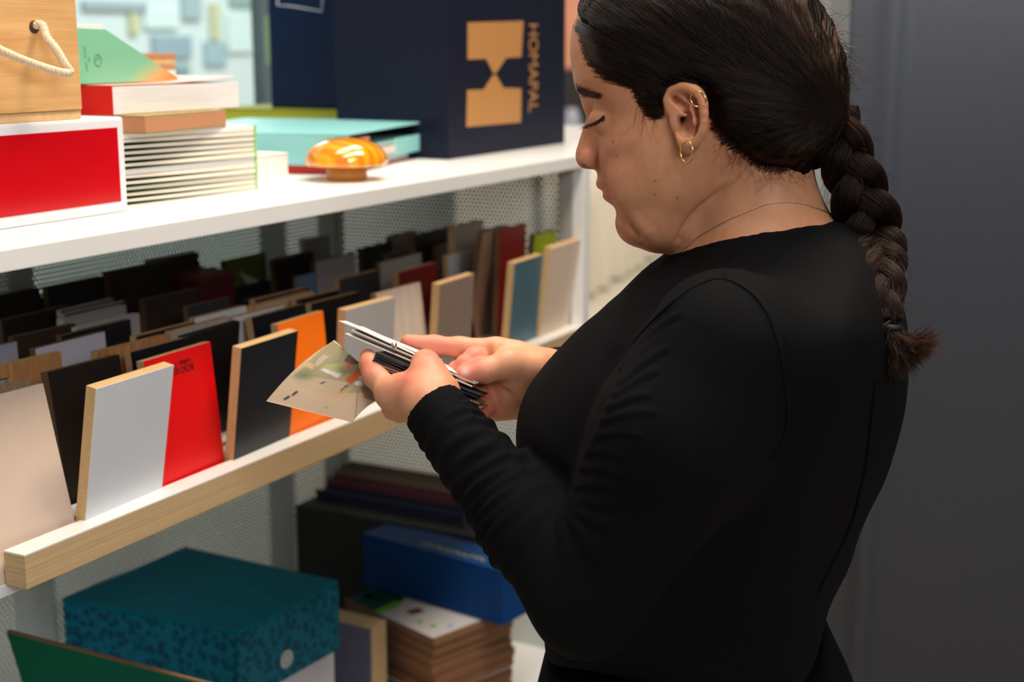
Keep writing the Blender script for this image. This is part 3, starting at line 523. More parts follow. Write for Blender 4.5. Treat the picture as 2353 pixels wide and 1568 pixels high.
qq = [at(x, y, 0, 2.0292) for x, y in ((640, -30), (637, 12), (668, 14), (740, 26), (742, -30))]
tube('outlined_mark', qq, .0016, mat('print_white', (168, 176, 196), .5), nb2, 6)
gp_ = empty('glass_partition', (1.5, 1.93, 0)); tag(gp_, 'glass partition behind the shelving with a grey end post', 'partition')
gl = bpy.data.materials.new('cyan_glass'); gl.use_nodes = True; nt = gl.node_tree; nt.nodes.clear(); o_ = nt.nodes.new('ShaderNodeOutputMaterial'); mx = nt.nodes.new('ShaderNodeMixShader'); tr = nt.nodes.new('ShaderNodeBsdfTransparent'); gs = nt.nodes.new('ShaderNodeBsdfGlossy')
tr.inputs[0].default_value = (.92, .975, .975, 1); gs.inputs[0].default_value = (.9, 1, 1, 1); gs.inputs['Roughness'].default_value = .05; mx.inputs[0].default_value = .06
nt.links.new(tr.outputs[0], mx.inputs[1]); nt.links.new(gs.outputs[0], mx.inputs[2]); nt.links.new(mx.outputs[0], o_.inputs[0])
xe = at(594, 150, 1, 1.93)[0]
box('glass_pane', (-.4, xe), (1.927, 1.933), (.05, 2.6), gl, gp_, 0)
box('end_post', (xe, xe + .06), (1.915, 1.945), (0, 2.6), mat('post_slate', (104, 122, 132), .5), gp_, .001)
ga = at(600, 150, 1, 1.914); gb = at(600, 35, 1, 1.914); box('green_sticker', (xe + .004, xe + .05), (1.9142, 1.915), (ga[2], gb[2]), mat('sticker_green', (134, 164, 132), .5), gp_, 0)

# ------------------------------------------------------------ things on the bottom shelf
ZL = .515
wl = box('white_carton', (1.352, 1.553), (1.105, 1.38), (ZL, .7035), mat('carton_white2', (212, 212, 222), .5), bev=.002); tag(wl, 'white carton under the teal patterned box', 'box')
tbx = empty('teal_box', (1.45, 1.24, .704)); tag(tbx, 'teal reptile-patterned box with round white stickers on the bottom shelf', 'box')
SN = mat('teal_reptile', (8, 110, 136), .5, spec=.15, rgb2=(4, 74, 94), kind='voronoi', vscale=95, bump=.35, bscale=300); SN2 = mat('teal_lid_linen', (4, 108, 126), .7, spec=.1, var=.10, vscale=40, bump=.3, bscale=900)
q = [at(x, y, 2, .805) for x, y in ((143, 1375), (427, 1257), (778, 1335), (546, 1452))]; q = [np.array([p[0], min(p[1], 1.408), .704]) for p in q]
prism('box_body', q, (0, 0, .0955), SN, tbx, .001); prism('box_lid', [p + (0, 0, .0958) for p in q], (0, 0, .0052), SN2, tbx, .001)
ST = mat('sticker_white', (190, 196, 200), .5); SK = mat('sticker_ink', (90, 120, 130), .5)
def sticker(px, py, r, face):
    a, b2 = (q[3], q[2]) if face else (q[0], q[3]); e = (b2 - a); e[2] = 0; e /= np.linalg.norm(e); nn = np.cross(e, ZZ)
    d = ray(px, py); t = ((a - CAM) @ nn) / (d @ nn); c = CAM + d * t + nn * (.0009 if nn @ d < 0 else -.0009)
    P_ = [c + e * r * math.cos(t2) + ZZ * r * math.sin(t2) for t2 in np.linspace(0, 2 * math.pi, 25)[:-1]]
    s_ = prism('round_sticker', P_, nn * .0004 * (-1 if nn @ d < 0 else 1), ST, tbx)
    P_ = [c + e * r * .42 * math.cos(t2) + ZZ * r * .6 * math.sin(t2) for t2 in np.linspace(0, 2 * math.pi, 25)[:-1]]
    tube('sticker_emblem', P_, .0006, SK, s_, 5, closed=True)
sticker(658, 1515, .0125, 1); sticker(322, 1545, .0125, 0)
gb_ = pbox('green_board', at(15, 1455, 0, 1.10) - np.array([0, 0, .36]) + np.array([0, -.12, 0]), (.006, 0, 0), (0, -.36, 0), (0, .12, .36), mat('green_board', (4, 88, 64), .6, spec=.12, var=.04, vscale=20), bev=.0004)
tag(gb_, 'dark green board with a thin brown top edge in the bottom left corner', 'board')
pbox('top_edge', at(15, 1455, 0, 1.10) + np.array([0, 0, .0002]), (.006, 0, 0), (0, -.36, 0), (0, .0006, .0018), mat('edge_dark', (0, 0, 0)), gb_, 0)
dk = box('charcoal_folder', (1.885, 1.93), (1.05, 1.412), (ZL, .763), mat('charcoal_cloth', (44, 43, 42), .7, var=.08, vscale=200), bev=.001); tag(dk, 'large charcoal folder standing behind the teal box', 'folder')
for x0, h, c, lb in ((1.934, .778, (30, 38, 58), 'tall navy book standing behind the charcoal folder'), (1.968, .790, (92, 46, 56), 'plum book standing between the navy and brown books'), (1.992, .798, (112, 92, 78), 'brown book standing right of the plum one'), (2.018, .802, (84, 74, 56), 'olive brown book standing last against the end panel')):
    g = empty('standing_book', (x0 + .012, 1.25, ZL)); tag(g, lb, 'book', 'books standing on the bottom shelf')
    wd = .032 if x0 < 1.95 else .0225; cm = mat('standbook%d' % c[0], tuple(int(v * 1.3) for v in c), .6)
    box('book_cover', (x0, x0 + .0022), (1.11, 1.405), (ZL, h), cm, g, .0003); box('book_cover', (x0 + wd - .0022, x0 + wd), (1.11, 1.405), (ZL, h), cm, g, .0003); box('page_block', (x0 + .0024, x0 + wd - .0024), (1.113, 1.403), (ZL + .001, h - .003), mat('standpages%d' % c[0], tuple(int(v * .9) for v in c), .8), g, .0003)
# pile of brown boards with a printed sheet, blue box on it
zz = ZL; layers = [(.018, (164, 112, 74)), (.019, (168, 116, 78)), (.018, (160, 108, 72)), (.006, (214, 206, 202)), (.016, (166, 112, 76)), (.016, (174, 120, 82)), (.015, (168, 116, 80)), (.016, (176, 124, 84)), (.017, (170, 118, 80)), (.0135, (178, 126, 86))]
names = ['lowest board', 'second board from the bottom', 'third board, just under the white sheet,', 'white sheet low', 'fifth board, resting on the white sheet,', 'sixth board up', 'seventh board up', 'third board from the top', 'board second from the top', 'topmost board']
p0 = at(995, 1465, 2, .672); e1 = at(1190, 1392, 2, .672) - p0; e2 = at(778, 1386, 2, .672) - p0
e1 = e1 / np.linalg.norm(e1) * .165; e2 = np.array([-e1[1], e1[0], 0]); e2 = e2 / np.linalg.norm(e2) * .215
for k, (h, c) in enumerate(layers):
    j = RNG.uniform(-.0035, .0035, 2); o = pbox('brown_board', p0 * (1, 1, 0) + (j[0], j[1], zz) - (0.004 if k < 3 else 0) * e1, e1, e2, (0, 0, h - .0014), mat('brownboard%d' % (c[0] + k), tuple(int(v * (.78 if k != 3 else 1)) for v in c), .75, var=.10, vscale=160, stretch=(.1, .1, 2)), bev=.001); zz += h
    tag(o, names[k] + ' in the brown pile under the blue box', 'board' if k != 3 else 'sheet', 'pile of brown boards on the bottom shelf')
zs = zz + .0002
cs = pbox('printed_sheet', p0 * (1, 1, 0) + (0, 0, zs), e1, e2, (0, 0, .0006), mat('sheet_white', (200, 198, 202), .4), bev=.0001); tag(cs, 'white and green printed sheet on the brown pile', 'sheet')
f_ = lambda u, v, nm, c, r=.006: prism(nm, [p0 * (1, 1, 0) + e1 * u + e2 * v + np.array([r * math.cos(t), r * .8 * math.sin(t), zs + .0006]) for t in np.linspace(0, 2 * math.pi, 13)[:-1]], (0, 0, .0003), mat('print_' + nm, c, .5), cs)
Q = lambda uv: [p0 * (1, 1, 0) + e1 * u + e2 * v + np.array([0, 0, zs + .0006]) for u, v in uv]
prism('dark_green_print', Q([(0, .62), (.35, .66), (.6, .8), (1, .72), (1, 1), (0, 1)]), (0, 0, .0003), mat('print_dkgreen', (14, 66, 56), .4), cs)
prism('lime_print', Q([(0, .60), (.22, .60), (.36, .66), (.3, .70), (.0, .66)]), (0, 0, .0004), mat('print_lime', (110, 190, 30), .4), cs); prism('lime_print', Q([(.42, .70), (.6, .70), (.7, .78), (.55, .78)]), (0, 0, .0004), mat('print_lime', (0, 0, 0)), cs)
prism('brown_print', Q([(.2, .42), (.34, .40), (.36, .48), (.22, .50)]), (0, 0, .0003), mat('print_brown', (92, 50, 40), .4), cs)
f_(.15, .28, 'green_dot', (96, 176, 40)); f_(.18, .16, 'green_dot', (96, 176, 40)); f_(.3, .08, 'blue_dot', (130, 150, 200), .005); f_(.75, .88, 'white_oval', (190, 200, 196), .007); f_(.2, .9, 'white_oval', (190, 200, 196), .010)
bl = empty('blue_box', (1.85, 1.1, zs + .001)); tag(bl, 'long royal blue box with yellow lettering on the brown pile', 'box')
BLU = mat('royal_blue', (3, 62, 126), .6, spec=.2, var=.03, vscale=200); zb0 = zs + .0012
c0 = at(1155, 1440, 2, zb0); c1 = at(835, 1345, 2, zb0); e2 = c1 - c0; e1 = np.array([e2[1], -e2[0], 0]); e1 = e1 / np.linalg.norm(e1) * .072; e1 = e1 if e1[0] > 0 else -e1
pbox('box_body', c0, e1, e2, (0, 0, .0845), BLU, bl, .0015); pbox('box_lid', c0 - e1 * .004 + e2 * .0 + (0, 0, .0848), e1 * 1.008, e2, (0, 0, .004), BLU, bl, .0012)
tx = c0 + e2 * .62 + e1 * .22 + np.array([0, 0, .0892]); marks('lettering', 11, tx, -e2, e1, .0145, mat('print_yellow', (196, 190, 80), .5), bl)
c0 = at(850, 1447, 0, 1.645); GB = mat('greyblue_cloth', (104, 106, 130), .6, var=.05, vscale=200); X = (1.645, 1.690); Yb = (c0[1], c0[1] + .11); zt = c0[2]
gbk = empty('grey_blue_book', (1.667, Yb[0] + .05, ZL)); tag(gbk, 'upright grey blue book with cream pages between the teal box and the brown pile', 'book')
box('book_cover', (X[0], X[0] + .0025), Yb, (ZL, zt), GB, gbk, .0005); box('page_block', (X[0] + .003, X[1] - .003), (Yb[0] - .001, Yb[1] - .002), (ZL + .001, zt - .0005), mat('page_cream2', (206, 178, 134), .75, var=.08, vscale=300, stretch=(3, .05, .05)), gbk, .001); box('book_cover', (X[1] - .0025, X[1]), Yb, (ZL, zt), GB, gbk, .0005)

# ------------------------------------------------------------ the woman: implicit surfaces, meshed by surface nets
AZP = AZ - math.atan((1600 - 1176.5) / 3340); PN = np.array([math.cos(AZP), math.sin(AZP), 0]); PR = np.array([math.sin(AZP), -math.cos(AZP), 0]); PD = 1.25
PO = PN * PD                                             # person frame: x to her back, y away from the aisle camera side, z up
def loc2w(p): p = np.asarray(p, float); return PO + p[..., :1] * PR + p[..., 1:2] * PN + p[..., 2:3] * ZZ
def P(px, py, c=0.):
    "person-frame point seen at a pixel, c metres to the near side of her middle plane"
    d = ray(px, py); t = (PD - c) / (d @ PN); q = CAM + d * t - PO; return np.array([q @ PR, q @ PN, q[2]])
def pxz(poly): return np.array([P(x, y)[[0, 2]] for x, y in poly])
def smin(a, b, k):
    if k <= 0: return np.minimum(a, b)
    h = np.maximum(k - np.abs(a - b), 0) / k; return np.minimum(a, b) - h * h * k * .25
class Poly2D:
    def __init__(s, poly, res=.0015, pad=.03, sm=3, c0=0.):
        q = np.array([P(t[0], t[1], t[2] if len(t) > 2 else c0)[[0, 2]] for t in poly])
        if sm > 1: q = smoothpath(np.vstack([q, q[:1]]), len(q) * sm)[:-1]
        s.lo = q.min(0) - pad; hi = q.max(0) + pad; s.res = res; s.n = np.ceil((hi - s.lo) / res).astype(int) + 1
        X, Z = np.meshgrid(s.lo[0] + res * np.arange(s.n[0]), s.lo[1] + res * np.arange(s.n[1]), indexing='ij')
        G = np.stack([X.ravel(), Z.ravel()], 1); s.G = G; d2 = np.full(len(G), 1e9); ins = np.zeros(len(G), bool)
        for i in range(len(q)):
            a = q[i]; b = q[(i + 1) % len(q)]; e = b - a; v = G - a; h = np.clip((v @ e) / (e @ e + 1e-15), 0, 1)
            d2 = np.minimum(d2, ((v - h[:, None] * e) ** 2).sum(1))
            cnd = (a[1] > G[:, 1]) != (b[1] > G[:, 1])
            if abs(e[1]) > 1e-12: ins ^= cnd & (G[:, 0] < a[0] + e[0] * (G[:, 1] - a[1]) / e[1])
        d = np.sqrt(d2); s.D = np.where(ins, d, -d).reshape(s.n); s.maps = {}
    def addmap(s, name, pts, blur=0., near=False):
        "smooth map through control points (pixel, value); near: the pixel is where the near surface shows"
        v = np.array([p[2] for p in pts]); C = np.array([P(p[0], p[1], p[2] * .9 if near else 0.)[[0, 2]] for p in pts])
        D_ = np.linalg.norm(C[:, None] - C[None], axis=2); n = len(C); A = np.ones((n + 1, n + 1)); A[:n, :n] = -D_; A[n, n] = 0
        wgt = np.linalg.solve(A + 1e-9 * np.eye(n + 1), np.r_[v, 0]); M = np.full(len(s.G), wgt[n])
        for c, a in zip(C, wgt[:n]): M -= a * np.sqrt(((s.G - c) ** 2).sum(1) + 1e-8)
        M = np.clip(M, v.min() * .9, v.max() * 1.05).reshape(s.n)
        if blur:
            k = int(3 * blur / s.res) + 1; g = np.exp(-.5 * (np.arange(-k, k + 1) * s.res / blur) ** 2); g /= g.sum()
            for ax in (0, 1):
                Mp = np.pad(M, [(k, k) if a == ax else (0, 0) for a in (0, 1)], mode='edge'); M = np.apply_along_axis(lambda r: np.convolve(r, g, 'valid'), ax, Mp)
        s.maps[name] = M
    def look(s, M, x, z):
        u = np.clip((x - s.lo[0]) / s.res, 0, s.n[0] - 1.001); v = np.clip((z - s.lo[1]) / s.res, 0, s.n[1] - 1.001)
        i = u.astype(int); j = v.astype(int); fu = u - i; fv = v - j
        return M[i, j] * (1 - fu) * (1 - fv) + M[i + 1, j] * fu * (1 - fv) + M[i, j + 1] * (1 - fu) * fv + M[i + 1, j + 1] * fu * fv
    def box(s, wmax): return np.array([s.lo[0] , -wmax, s.lo[1]]), np.array([s.lo[0] + s.res * s.n[0], wmax, s.lo[1] + s.res * s.n[1]])
class Prim:
    def __init__(s, f, c, r, k=.006, op=1): s.f = f; s.c = np.asarray(c); s.r = r; s.k = k; s.op = op
def inflate(po, k=.01, off=0., wmax=.2):
    W = po.maps['W']; R = po.maps['R']; lo, hi = po.box(wmax)
    def f(p):
        d = po.look(po.D, p[:, 0], p[:, 2]); w_ = po.look(W, p[:, 0], p[:, 2]); r_ = po.look(R, p[:, 0], p[:, 2])
        q = np.sqrt((p[:, 1] / w_) ** 2 + np.maximum(0, 1 - d / r_) ** 2); return (q - 1) * np.minimum(w_, r_) + off
    return Prim(f, (lo + hi) / 2, np.linalg.norm(hi - lo) / 2, k)
def cone(a, b, r1, r2, k=.006, op=1, clip=None):
    a = np.asarray(a, float); b = np.asarray(b, float); e = b - a; L = e @ e + 1e-12
    def f(p):
        v = p - a; h = np.clip(v @ e / L, 0, 1); d = np.sqrt(((v - h[:, None] * e) ** 2).sum(1)) - (r1 + (r2 - r1) * h)
        if clip is not None: d = np.maximum(d, (p - clip[0]) @ clip[1])
        return d
    return Prim(f, (a + b) / 2, math.sqrt(L) / 2 + max(r1, r2), k, op)
def chain(pts, rs, k=.004, op=1): return [cone(pts[i], pts[i + 1], rs[i], rs[i + 1], k if i else k, op) for i in range(len(pts) - 1)]
def ell(c, r, k=.006, op=1, rot=None):
    c = np.asarray(c, float); r = np.asarray(r, float)
    def f(p):
        v = p - c
        if rot is not None: v = v @ rot
        k0 = np.sqrt(((v / r) ** 2).sum(1)); k1 = np.sqrt(((v / r ** 2) ** 2).sum(1)) + 1e-9; return k0 * (k0 - 1) / k1
    return Prim(f, c, r.max(), k, op)
def evalp(p, prims):
    d = None
    for q in prims:
        v = q.f(p)
        if d is None: d = v if q.op > 0 else np.full(len(p), .1); continue
        d = smin(d, v, q.k) if q.op > 0 else -smin(-d, v, q.k)
    return d if d is not None else np.full(len(p), .1)
def surfnet(prims, lo, hi, h, B=14, extra=None):
    lo = np.asarray(lo, float); n = np.ceil((np.asarray(hi) - lo) / (h * B)).astype(int); half = h * B / 2; rad = half * math.sqrt(3)
    ids = np.stack(np.meshgrid(*[np.arange(k) for k in n], indexing='ij'), -1).reshape(-1, 3); C = lo + (ids + .5) * h * B
    near = np.full(len(C), 1e9); cand = []
    for q in prims:
        dc = np.linalg.norm(C - q.c, axis=1) - q.r - rad - q.k; cand.append(dc < 0)
    cand = np.array(cand); act = cand[[i for i, q in enumerate(prims) if q.op > 0]].any(0)
    loc = np.stack(np.meshgrid(*[np.arange(B + 1)] * 3, indexing='ij'), -1).reshape(-1, 3)
    sub = loc[(loc % (B // 2) == 0).all(1)]
    N = (n * B + 2).astype(np.int64); gid = lambda ijk: (ijk[..., 0] * N[1] + ijk[..., 1]) * N[2] + ijk[..., 2]
    VI = []; VP = []; QF = []
    e_off = np.array([[0, 0, 0], [1, 0, 0], [0, 1, 0], [0, 0, 1], [1, 1, 0], [1, 0, 1], [0, 1, 1], [1, 1, 1]])
    edges = [(a, b) for a in range(8) for b in range(a + 1, 8) if abs(e_off[a] - e_off[b]).sum() == 1]
    for bi in np.nonzero(act)[0]:
        pr = [q for i, q in enumerate(prims) if cand[i, bi]]
        o = lo + ids[bi] * h * B
        t = evalp(o + sub * h, pr)
        if extra is not None: t = extra(o + sub * h, t)
        if t.min() > rad * 1.1 or t.max() < -rad * 1.1: continue
        pts = o + loc * h; f = evalp(pts, pr)
        if extra is not None: f = extra(pts, f)
        F = f.reshape(B + 1, B + 1, B + 1); S = F < 0
        if S.all() or not S.any(): continue
        base = ids[bi] * B
        cor = [F[a:a + B, b:b + B, c:c + B] for a, b, c in e_off]; sg = [S[a:a + B, b:b + B, c:c + B] for a, b, c in e_off]
        cnt = sum(s_.astype(int) for s_ in sg); mix = (cnt > 0) & (cnt < 8)
        if not mix.any(): continue
        I = np.argwhere(mix); vals = np.stack([c_[mix] for c_ in cor], 1); pos = np.zeros((len(I), 3)); m = np.zeros(len(I))
        for a, b in edges:
            va = vals[:, a]; vb = vals[:, b]; x = (va < 0) != (vb < 0)
            tt = np.where(x, va / np.where(x, va - vb, 1), 0); pos += np.where(x[:, None], e_off[a] + tt[:, None] * (e_off[b] - e_off[a]), 0); m += x
        VI.append(gid(I + base)); VP.append(o + (I + pos / m[:, None]) * h)
        for ax in range(3):
            A0 = S[:B, :B, :B]; sl = [slice(0, B)] * 3; sl[ax] = slice(1, B + 1); A1 = S[tuple(sl)]
            ch = np.argwhere(A0 != A1)
            if not len(ch): continue
            u, v = [(1, 2), (2, 0), (0, 1)][ax]; du = np.zeros(3, int); dv = np.zeros(3, int); du[u] = 1; dv[v] = 1
            g = ch + base; q4 = np.stack([gid(g), gid(g - du), gid(g - du - dv), gid(g - dv)], 1)
            flip = A0[tuple(ch.T)]; q4[~flip] = q4[~flip][:, ::-1]; ok = (g[:, u] > 0) & (g[:, v] > 0); QF.append(q4[ok])
    VI = np.concatenate(VI); VP = np.concatenate(VP); QF = np.concatenate(QF); od = np.argsort(VI); VI = VI[od]; VP = VP[od]
    ix = np.searchsorted(VI, QF); ix = np.clip(ix, 0, len(VI) - 1); good = (VI[ix] == QF).all(1)
    return VP, ix[good]
def relax(V, Q, it=2, lam=.5):
    n = len(V)
    for _ in range(it):
        for l in (lam, -lam * 1.02):
            a = np.zeros_like(V); c = np.zeros(n)
            for i in range(4):
                j = (i + 1) % 4
                for x, y in ((Q[:, i], Q[:, j]), (Q[:, j], Q[:, i])):
                    for k in range(3): a[:, k] += np.bincount(x, V[y, k], n)
                    c += np.bincount(x, minlength=n)
            V = V + l * (a / np.maximum(c, 1)[:, None] - V)
    return V
def vnormals(V, Q):
    nf = np.cross(V[Q[:, 2]] - V[Q[:, 0]], V[Q[:, 3]] - V[Q[:, 1]]); N = np.zeros_like(V)
    for i in range(4):
        for k in range(3): N[:, k] += np.bincount(Q[:, i], nf[:, k], len(V))
    return N / (np.linalg.norm(N, axis=1)[:, None] + 1e-12)
def qmesh(name, V, Q, m, parent=None, loc=None, col=None):
    me = bpy.data.meshes.new(name); loc = np.zeros(3) if loc is None else np.asarray(loc, float); Vl = V - loc
    me.vertices.add(len(Vl)); me.vertices.foreach_set('co', Vl.ravel().astype(np.float32)); k = Q.shape[1]
    me.loops.add(Q.size); me.loops.foreach_set('vertex_index', Q.ravel().astype(np.int32)); me.polygons.add(len(Q))
    me.polygons.foreach_set('loop_start', np.arange(len(Q), dtype=np.int32) * k); me.polygons.foreach_set('loop_total', np.full(len(Q), k, np.int32))
    me.polygons.foreach_set('use_smooth', [True] * len(Q)); me.update(calc_edges=True); me.materials.append(m)
    if col is not None:
        a = me.color_attributes.new('tint', 'FLOAT_COLOR', 'POINT'); a.data.foreach_set('color', np.c_[col, np.ones(len(col))].ravel().astype(np.float32))
    o = bpy.data.objects.new(name, me); o.location = loc; return link(o, parent)
def projv(Wv):
    d = Wv - CAM; wv = d @ FW; return np.stack([1176.5 + FPX * (d @ RT) / wv, 784 - FPX * (d @ UP) / wv], 1)
def polydist(px, pl):
    d = np.full(len(px), 1e9); tt = np.zeros(len(px)); s0 = 0.
    pl = np.asarray(pl, float)
    for a, b in zip(pl[:-1], pl[1:]):
        e = b - a; L = np.linalg.norm(e); v = px - a; h = np.clip(v @ e / (L * L), 0, 1); dd = np.linalg.norm(v - h[:, None] * e, axis=1)
        c = dd < d; d = np.where(c, dd, d); tt = np.where(c, s0 + h * L, tt); s0 += L
    return d, tt

# ---- head in profile
HEAD = [(1332, 20), (1318, 55), (1312.5, 80), (1310, 119), (1312.5, 147), (1318, 184), (1322, 202), (1332, 221), (1339, 247), (1347, 267), (1344, 282), (1336.5, 303), (1329, 329), (1323, 348), (1322.6, 362), (1326, 374), (1334.5, 384.5), (1347, 388), (1360, 389), (1368, 390), (1373, 401), (1372, 419), (1379, 427), (1391.6, 435.5), (1389.6, 446), (1391.6, 456), (1400, 466), (1412, 475), (1418.8, 491.5), (1417.5, 507.6), (1422, 523.6), (1435.4, 539.7), (1454, 549), (1478, 553), (1499.7, 566.5), (1521, 570.5), (1548, 566), (1580, 545), (1640, 500), (1700, 440), (1770, 390), (1850, 300), (1888, 200), (1880, 90), (1830, 5), (1740, -50), (1620, -68), (1500, -58), (1400, -25), (1352, 0)]
hd = Poly2D(HEAD, .001, .02)
hd.addmap('W', [(1335, 360, .0115), (1350, 372, .0145), (1362, 372, .0155), (1345, 330, .010), (1352, 345, .0125), (1353, 300, .0085), (1352, 276, .0085), (1366, 340, .0135), (1364, 310, .012), (1362, 290, .012), (1378, 300, .026), (1380, 330, .030), (1382, 360, .030), (1386, 400, .026), (1378, 415, .020), (1395, 430, .026), (1400, 300, .042), (1410, 340, .047), (1410, 390, .045), (1415, 430, .041),
    (1400, 452, .024), (1415, 465, .032), (1440, 460, .046), (1425, 500, .021), (1440, 530, .022), (1458, 540, .025), (1448, 515, .029), (1450, 500, .036), (1500, 550, .040), (1530, 555, .042), (1490, 500, .050), (1540, 520, .052), (1480, 440, .057), (1480, 360, .062), (1450, 300, .058), (1430, 270, .050), (1440, 400, .054), (1540, 440, .063), (1540, 350, .066), (1600, 440, .063), (1600, 350, .068), (1560, 280, .068),
    (1378, 268, .026), (1392, 275, .036), (1400, 255, .042), (1375, 240, .034), (1340, 235, .020), (1345, 215, .030), (1365, 215, .042), (1400, 225, .051), (1440, 220, .057), (1335, 180, .046), (1380, 170, .054), (1330, 110, .050), (1380, 90, .060), (1450, 150, .062), (1450, 50, .068), (1550, 180, .067), (1550, 80, .073), (1650, 250, .072), (1650, 100, .076), (1750, 250, .074), (1750, 100, .075), (1850, 200, .068), (1700, 380, .062), (1650, -20, .074)], .0028, True)
hd.addmap('R', [(1330, 360, .011), (1345, 330, .010), (1350, 380, .007), (1350, 280, .010), (1335, 240, .020), (1372, 395, .008), (1374, 418, .009), (1393, 450, .009), (1412, 480, .014), (1425, 520, .022), (1460, 545, .022), (1520, 560, .028), (1600, 500, .040), (1320, 190, .036), (1315, 110, .050), (1340, 20, .060), (1500, -30, .070), (1700, -20, .075), (1850, 150, .075), (1800, 340, .060), (1450, 350, .05), (1600, 200, .07)], .002)
NECK = [(1558, 540), (1548, 578), (1540, 600), (1490, 640), (1450, 700), (1450, 760), (1950, 760), (1990, 600), (1945, 530), (1922, 508), (1902, 478), (1886, 445), (1872, 400), (1862, 340), (1800, 250), (1650, 250), (1570, 400)]
nk = Poly2D(NECK, .0015, .03)
nk.addmap('W', [(1600, 350, .05), (1620, 500, .047), (1700, 400, .053), (1800, 350, .052), (1860, 420, .048), (1560, 570, .043), (1650, 540, .056), (1760, 500, .062), (1880, 500, .066), (1560, 620, .085), (1700, 600, .100), (1850, 580, .100), (1500, 700, .13), (1700, 700, .15), (1900, 700, .15)], .006)
nk.addmap('R', [(1600, 400, .045), (1560, 560, .045), (1860, 400, .05), (1900, 500, .05), (1700, 650, .07)], .006)
skin = [inflate(hd, .004), inflate(nk, .010)]
skin += [ell(P(1358, 366, .0105), (.0085, .0062, .0085), .004), ell(P(1358, 366, -.0105), (.0085, .0062, .0085), .004),           # nostril wings
         ell(P(1350, 382, .0098), (.0058, .0036, .0032), .002, -1), ell(P(1351, 384, -.0075), (.0052, .0030, .0026), .002, -1),
         cone(P(1392, 438.5, -.021), P(1392, 438.5, .0), .0011, .0011, .003, -1), cone(P(1389, 437.5, 0), P(1410, 441, .022), .0012, .0010, .003, -1),
         cone(P(1396, 449, 0), P(1408, 448, .014), .0042, .0030, .004), cone(P(1381, 425, 0), P(1402, 433, .016), .0040, .0030, .004),
         cone(P(1432, 490, .036), P(1452, 522, .036), .0022, .0042, .008, -1), cone(P(1452, 522, .036), P(1480, 556, .027), .0042, .0060, .008, -1), cone(P(1480, 556, .027), P(1482, 562, 0), .0056, .0034, .008, -1), cone(P(1376, 352, .021), P(1372, 392, .0165), .0012, .0016, .004, -1),
         ell(P(1462, 425, .036), (.020, .014, .026), .012), ell(P(1462, 425, -.036), (.020, .014, .026), .012),                    # cheeks
         ell(P(1510, 525, .020), (.030, .026, .016), .02), ell(P(1510, 525, -.020), (.030, .026, .016), .02)]
# eyes: lid spheres over the eyeballs
for sgn in (1, -1):
    e = P(1385, 277, .0275 * sgn); skin.append(ell(e, (.0124, .0122, .0118), .006))
    skin.append(cone(P(1350, 291, .022 * sgn) , P(1392, 272, .042 * sgn), .0009, .0016, .002, -1))
# near ear and far ear
def ear(sg):
    q = []; cf = lambda x: sg * (.0665 + .018 * max(0, min(1, (x - 1538) / 85)))
    E_ = lambda x, y, dc=0.: P(x, y, cf(x) + sg * dc)
    hel = [(1541, 262), (1536, 243), (1534, 226), (1541, 211), (1555, 203), (1574, 200), (1593, 206), (1608, 219), (1616, 240), (1618, 276), (1615, 300), (1606, 319), (1596, 333)]
    hp = smoothpath([E_(x, y, .002) for x, y in hel], 22); rr = np.interp(np.linspace(0, 1, 22), [0, .2, .5, .75, 1], [.0030, .0040, .0046, .0036, .0034])
    q += [ell(E_(1578, 258, -.003), (.0145, .0040, .0235), .003, 1), ell(E_(1584, 310, -.002), (.011, .0042, .013), .004, 1)]
    q += chain(hp, rr, .0016)
    q += [ell(E_(1582, 332, 0), (.0075, .0042, .0085), .004)]
    q += chain([E_(1566, 224, .0015), E_(1588, 250, .002), E_(1594, 280, .002), E_(1588, 302, .002)], [.0022, .0030, .0032, .0030], .0025)
    q += [ell(E_(1574, 284, .003), (.0078, .0075, .0115), .003, -1), ell(E_(1563, 272, 0), (.0042, .010, .0055), .002, -1), cone(E_(1552, 228, .002), E_(1578, 249, .003), .0030, .0034, .002, -1), cone(E_(1600, 228, .0025), E_(1606, 285, .003), .0020, .0018, .002, -1)]
    q += [cone(E_(1545, 262, .0015), E_(1576, 264, .002), .0026, .0018, .002), ell(E_(1553, 284, .003), (.0042, .0034, .0062), .003)]
    return q
skin += ear(1) + ear(-1)

# ---- torso and arms (shared by body and shirt)
TORSO = [(1537, 590), (1500, 622), (1440, 670), (1380, 718), (1330, 758), (1285, 803), (1245, 848), (1214, 890), (1197, 930), (1190, 975), (1192, 1020), (1203, 1062), (1228, 1105), (1250, 1150), (1262, 1220), (1262, 1300), (1258, 1400), (1256, 1466), (1300, 1482), (1500, 1492), (1700, 1500), (1820, 1484), (1872, 1440), (1894, 1382), (1912, 1338), (1950, 1272), (1972, 1206), (1995, 1150), (2030, 1080), (2056, 1000), (2073, 930), (2081, 860), (2081, 780), (2076, 715), (2050, 640), (2010, 572), (1965, 528), (1920, 514), (1850, 519), (1760, 529), (1690, 546), (1610, 568)]
to = Poly2D(TORSO, .0025, .05)
to.addmap('W', [(1600, 575, .078), (1700, 556, .074), (1850, 530, .076), (1930, 530, .088), (1520, 640, .105), (1600, 620, .115), (1700, 600, .115), (1850, 580, .120), (1960, 580, .120), (1480, 690, .150), (1600, 680, .172), (1750, 660, .178), (1900, 640, .170), (2000, 640, .150), (1350, 800, .150), (1250, 950, .150), (1500, 850, .165), (1700, 850, .178), (1950, 850, .165), (1350, 1100, .145), (1600, 1100, .152), (1900, 1050, .150), (1600, 1300, .145), (1350, 1300, .145), (1850, 1250, .145), (1550, 1460, .150), (1820, 1430, .145)], .012)
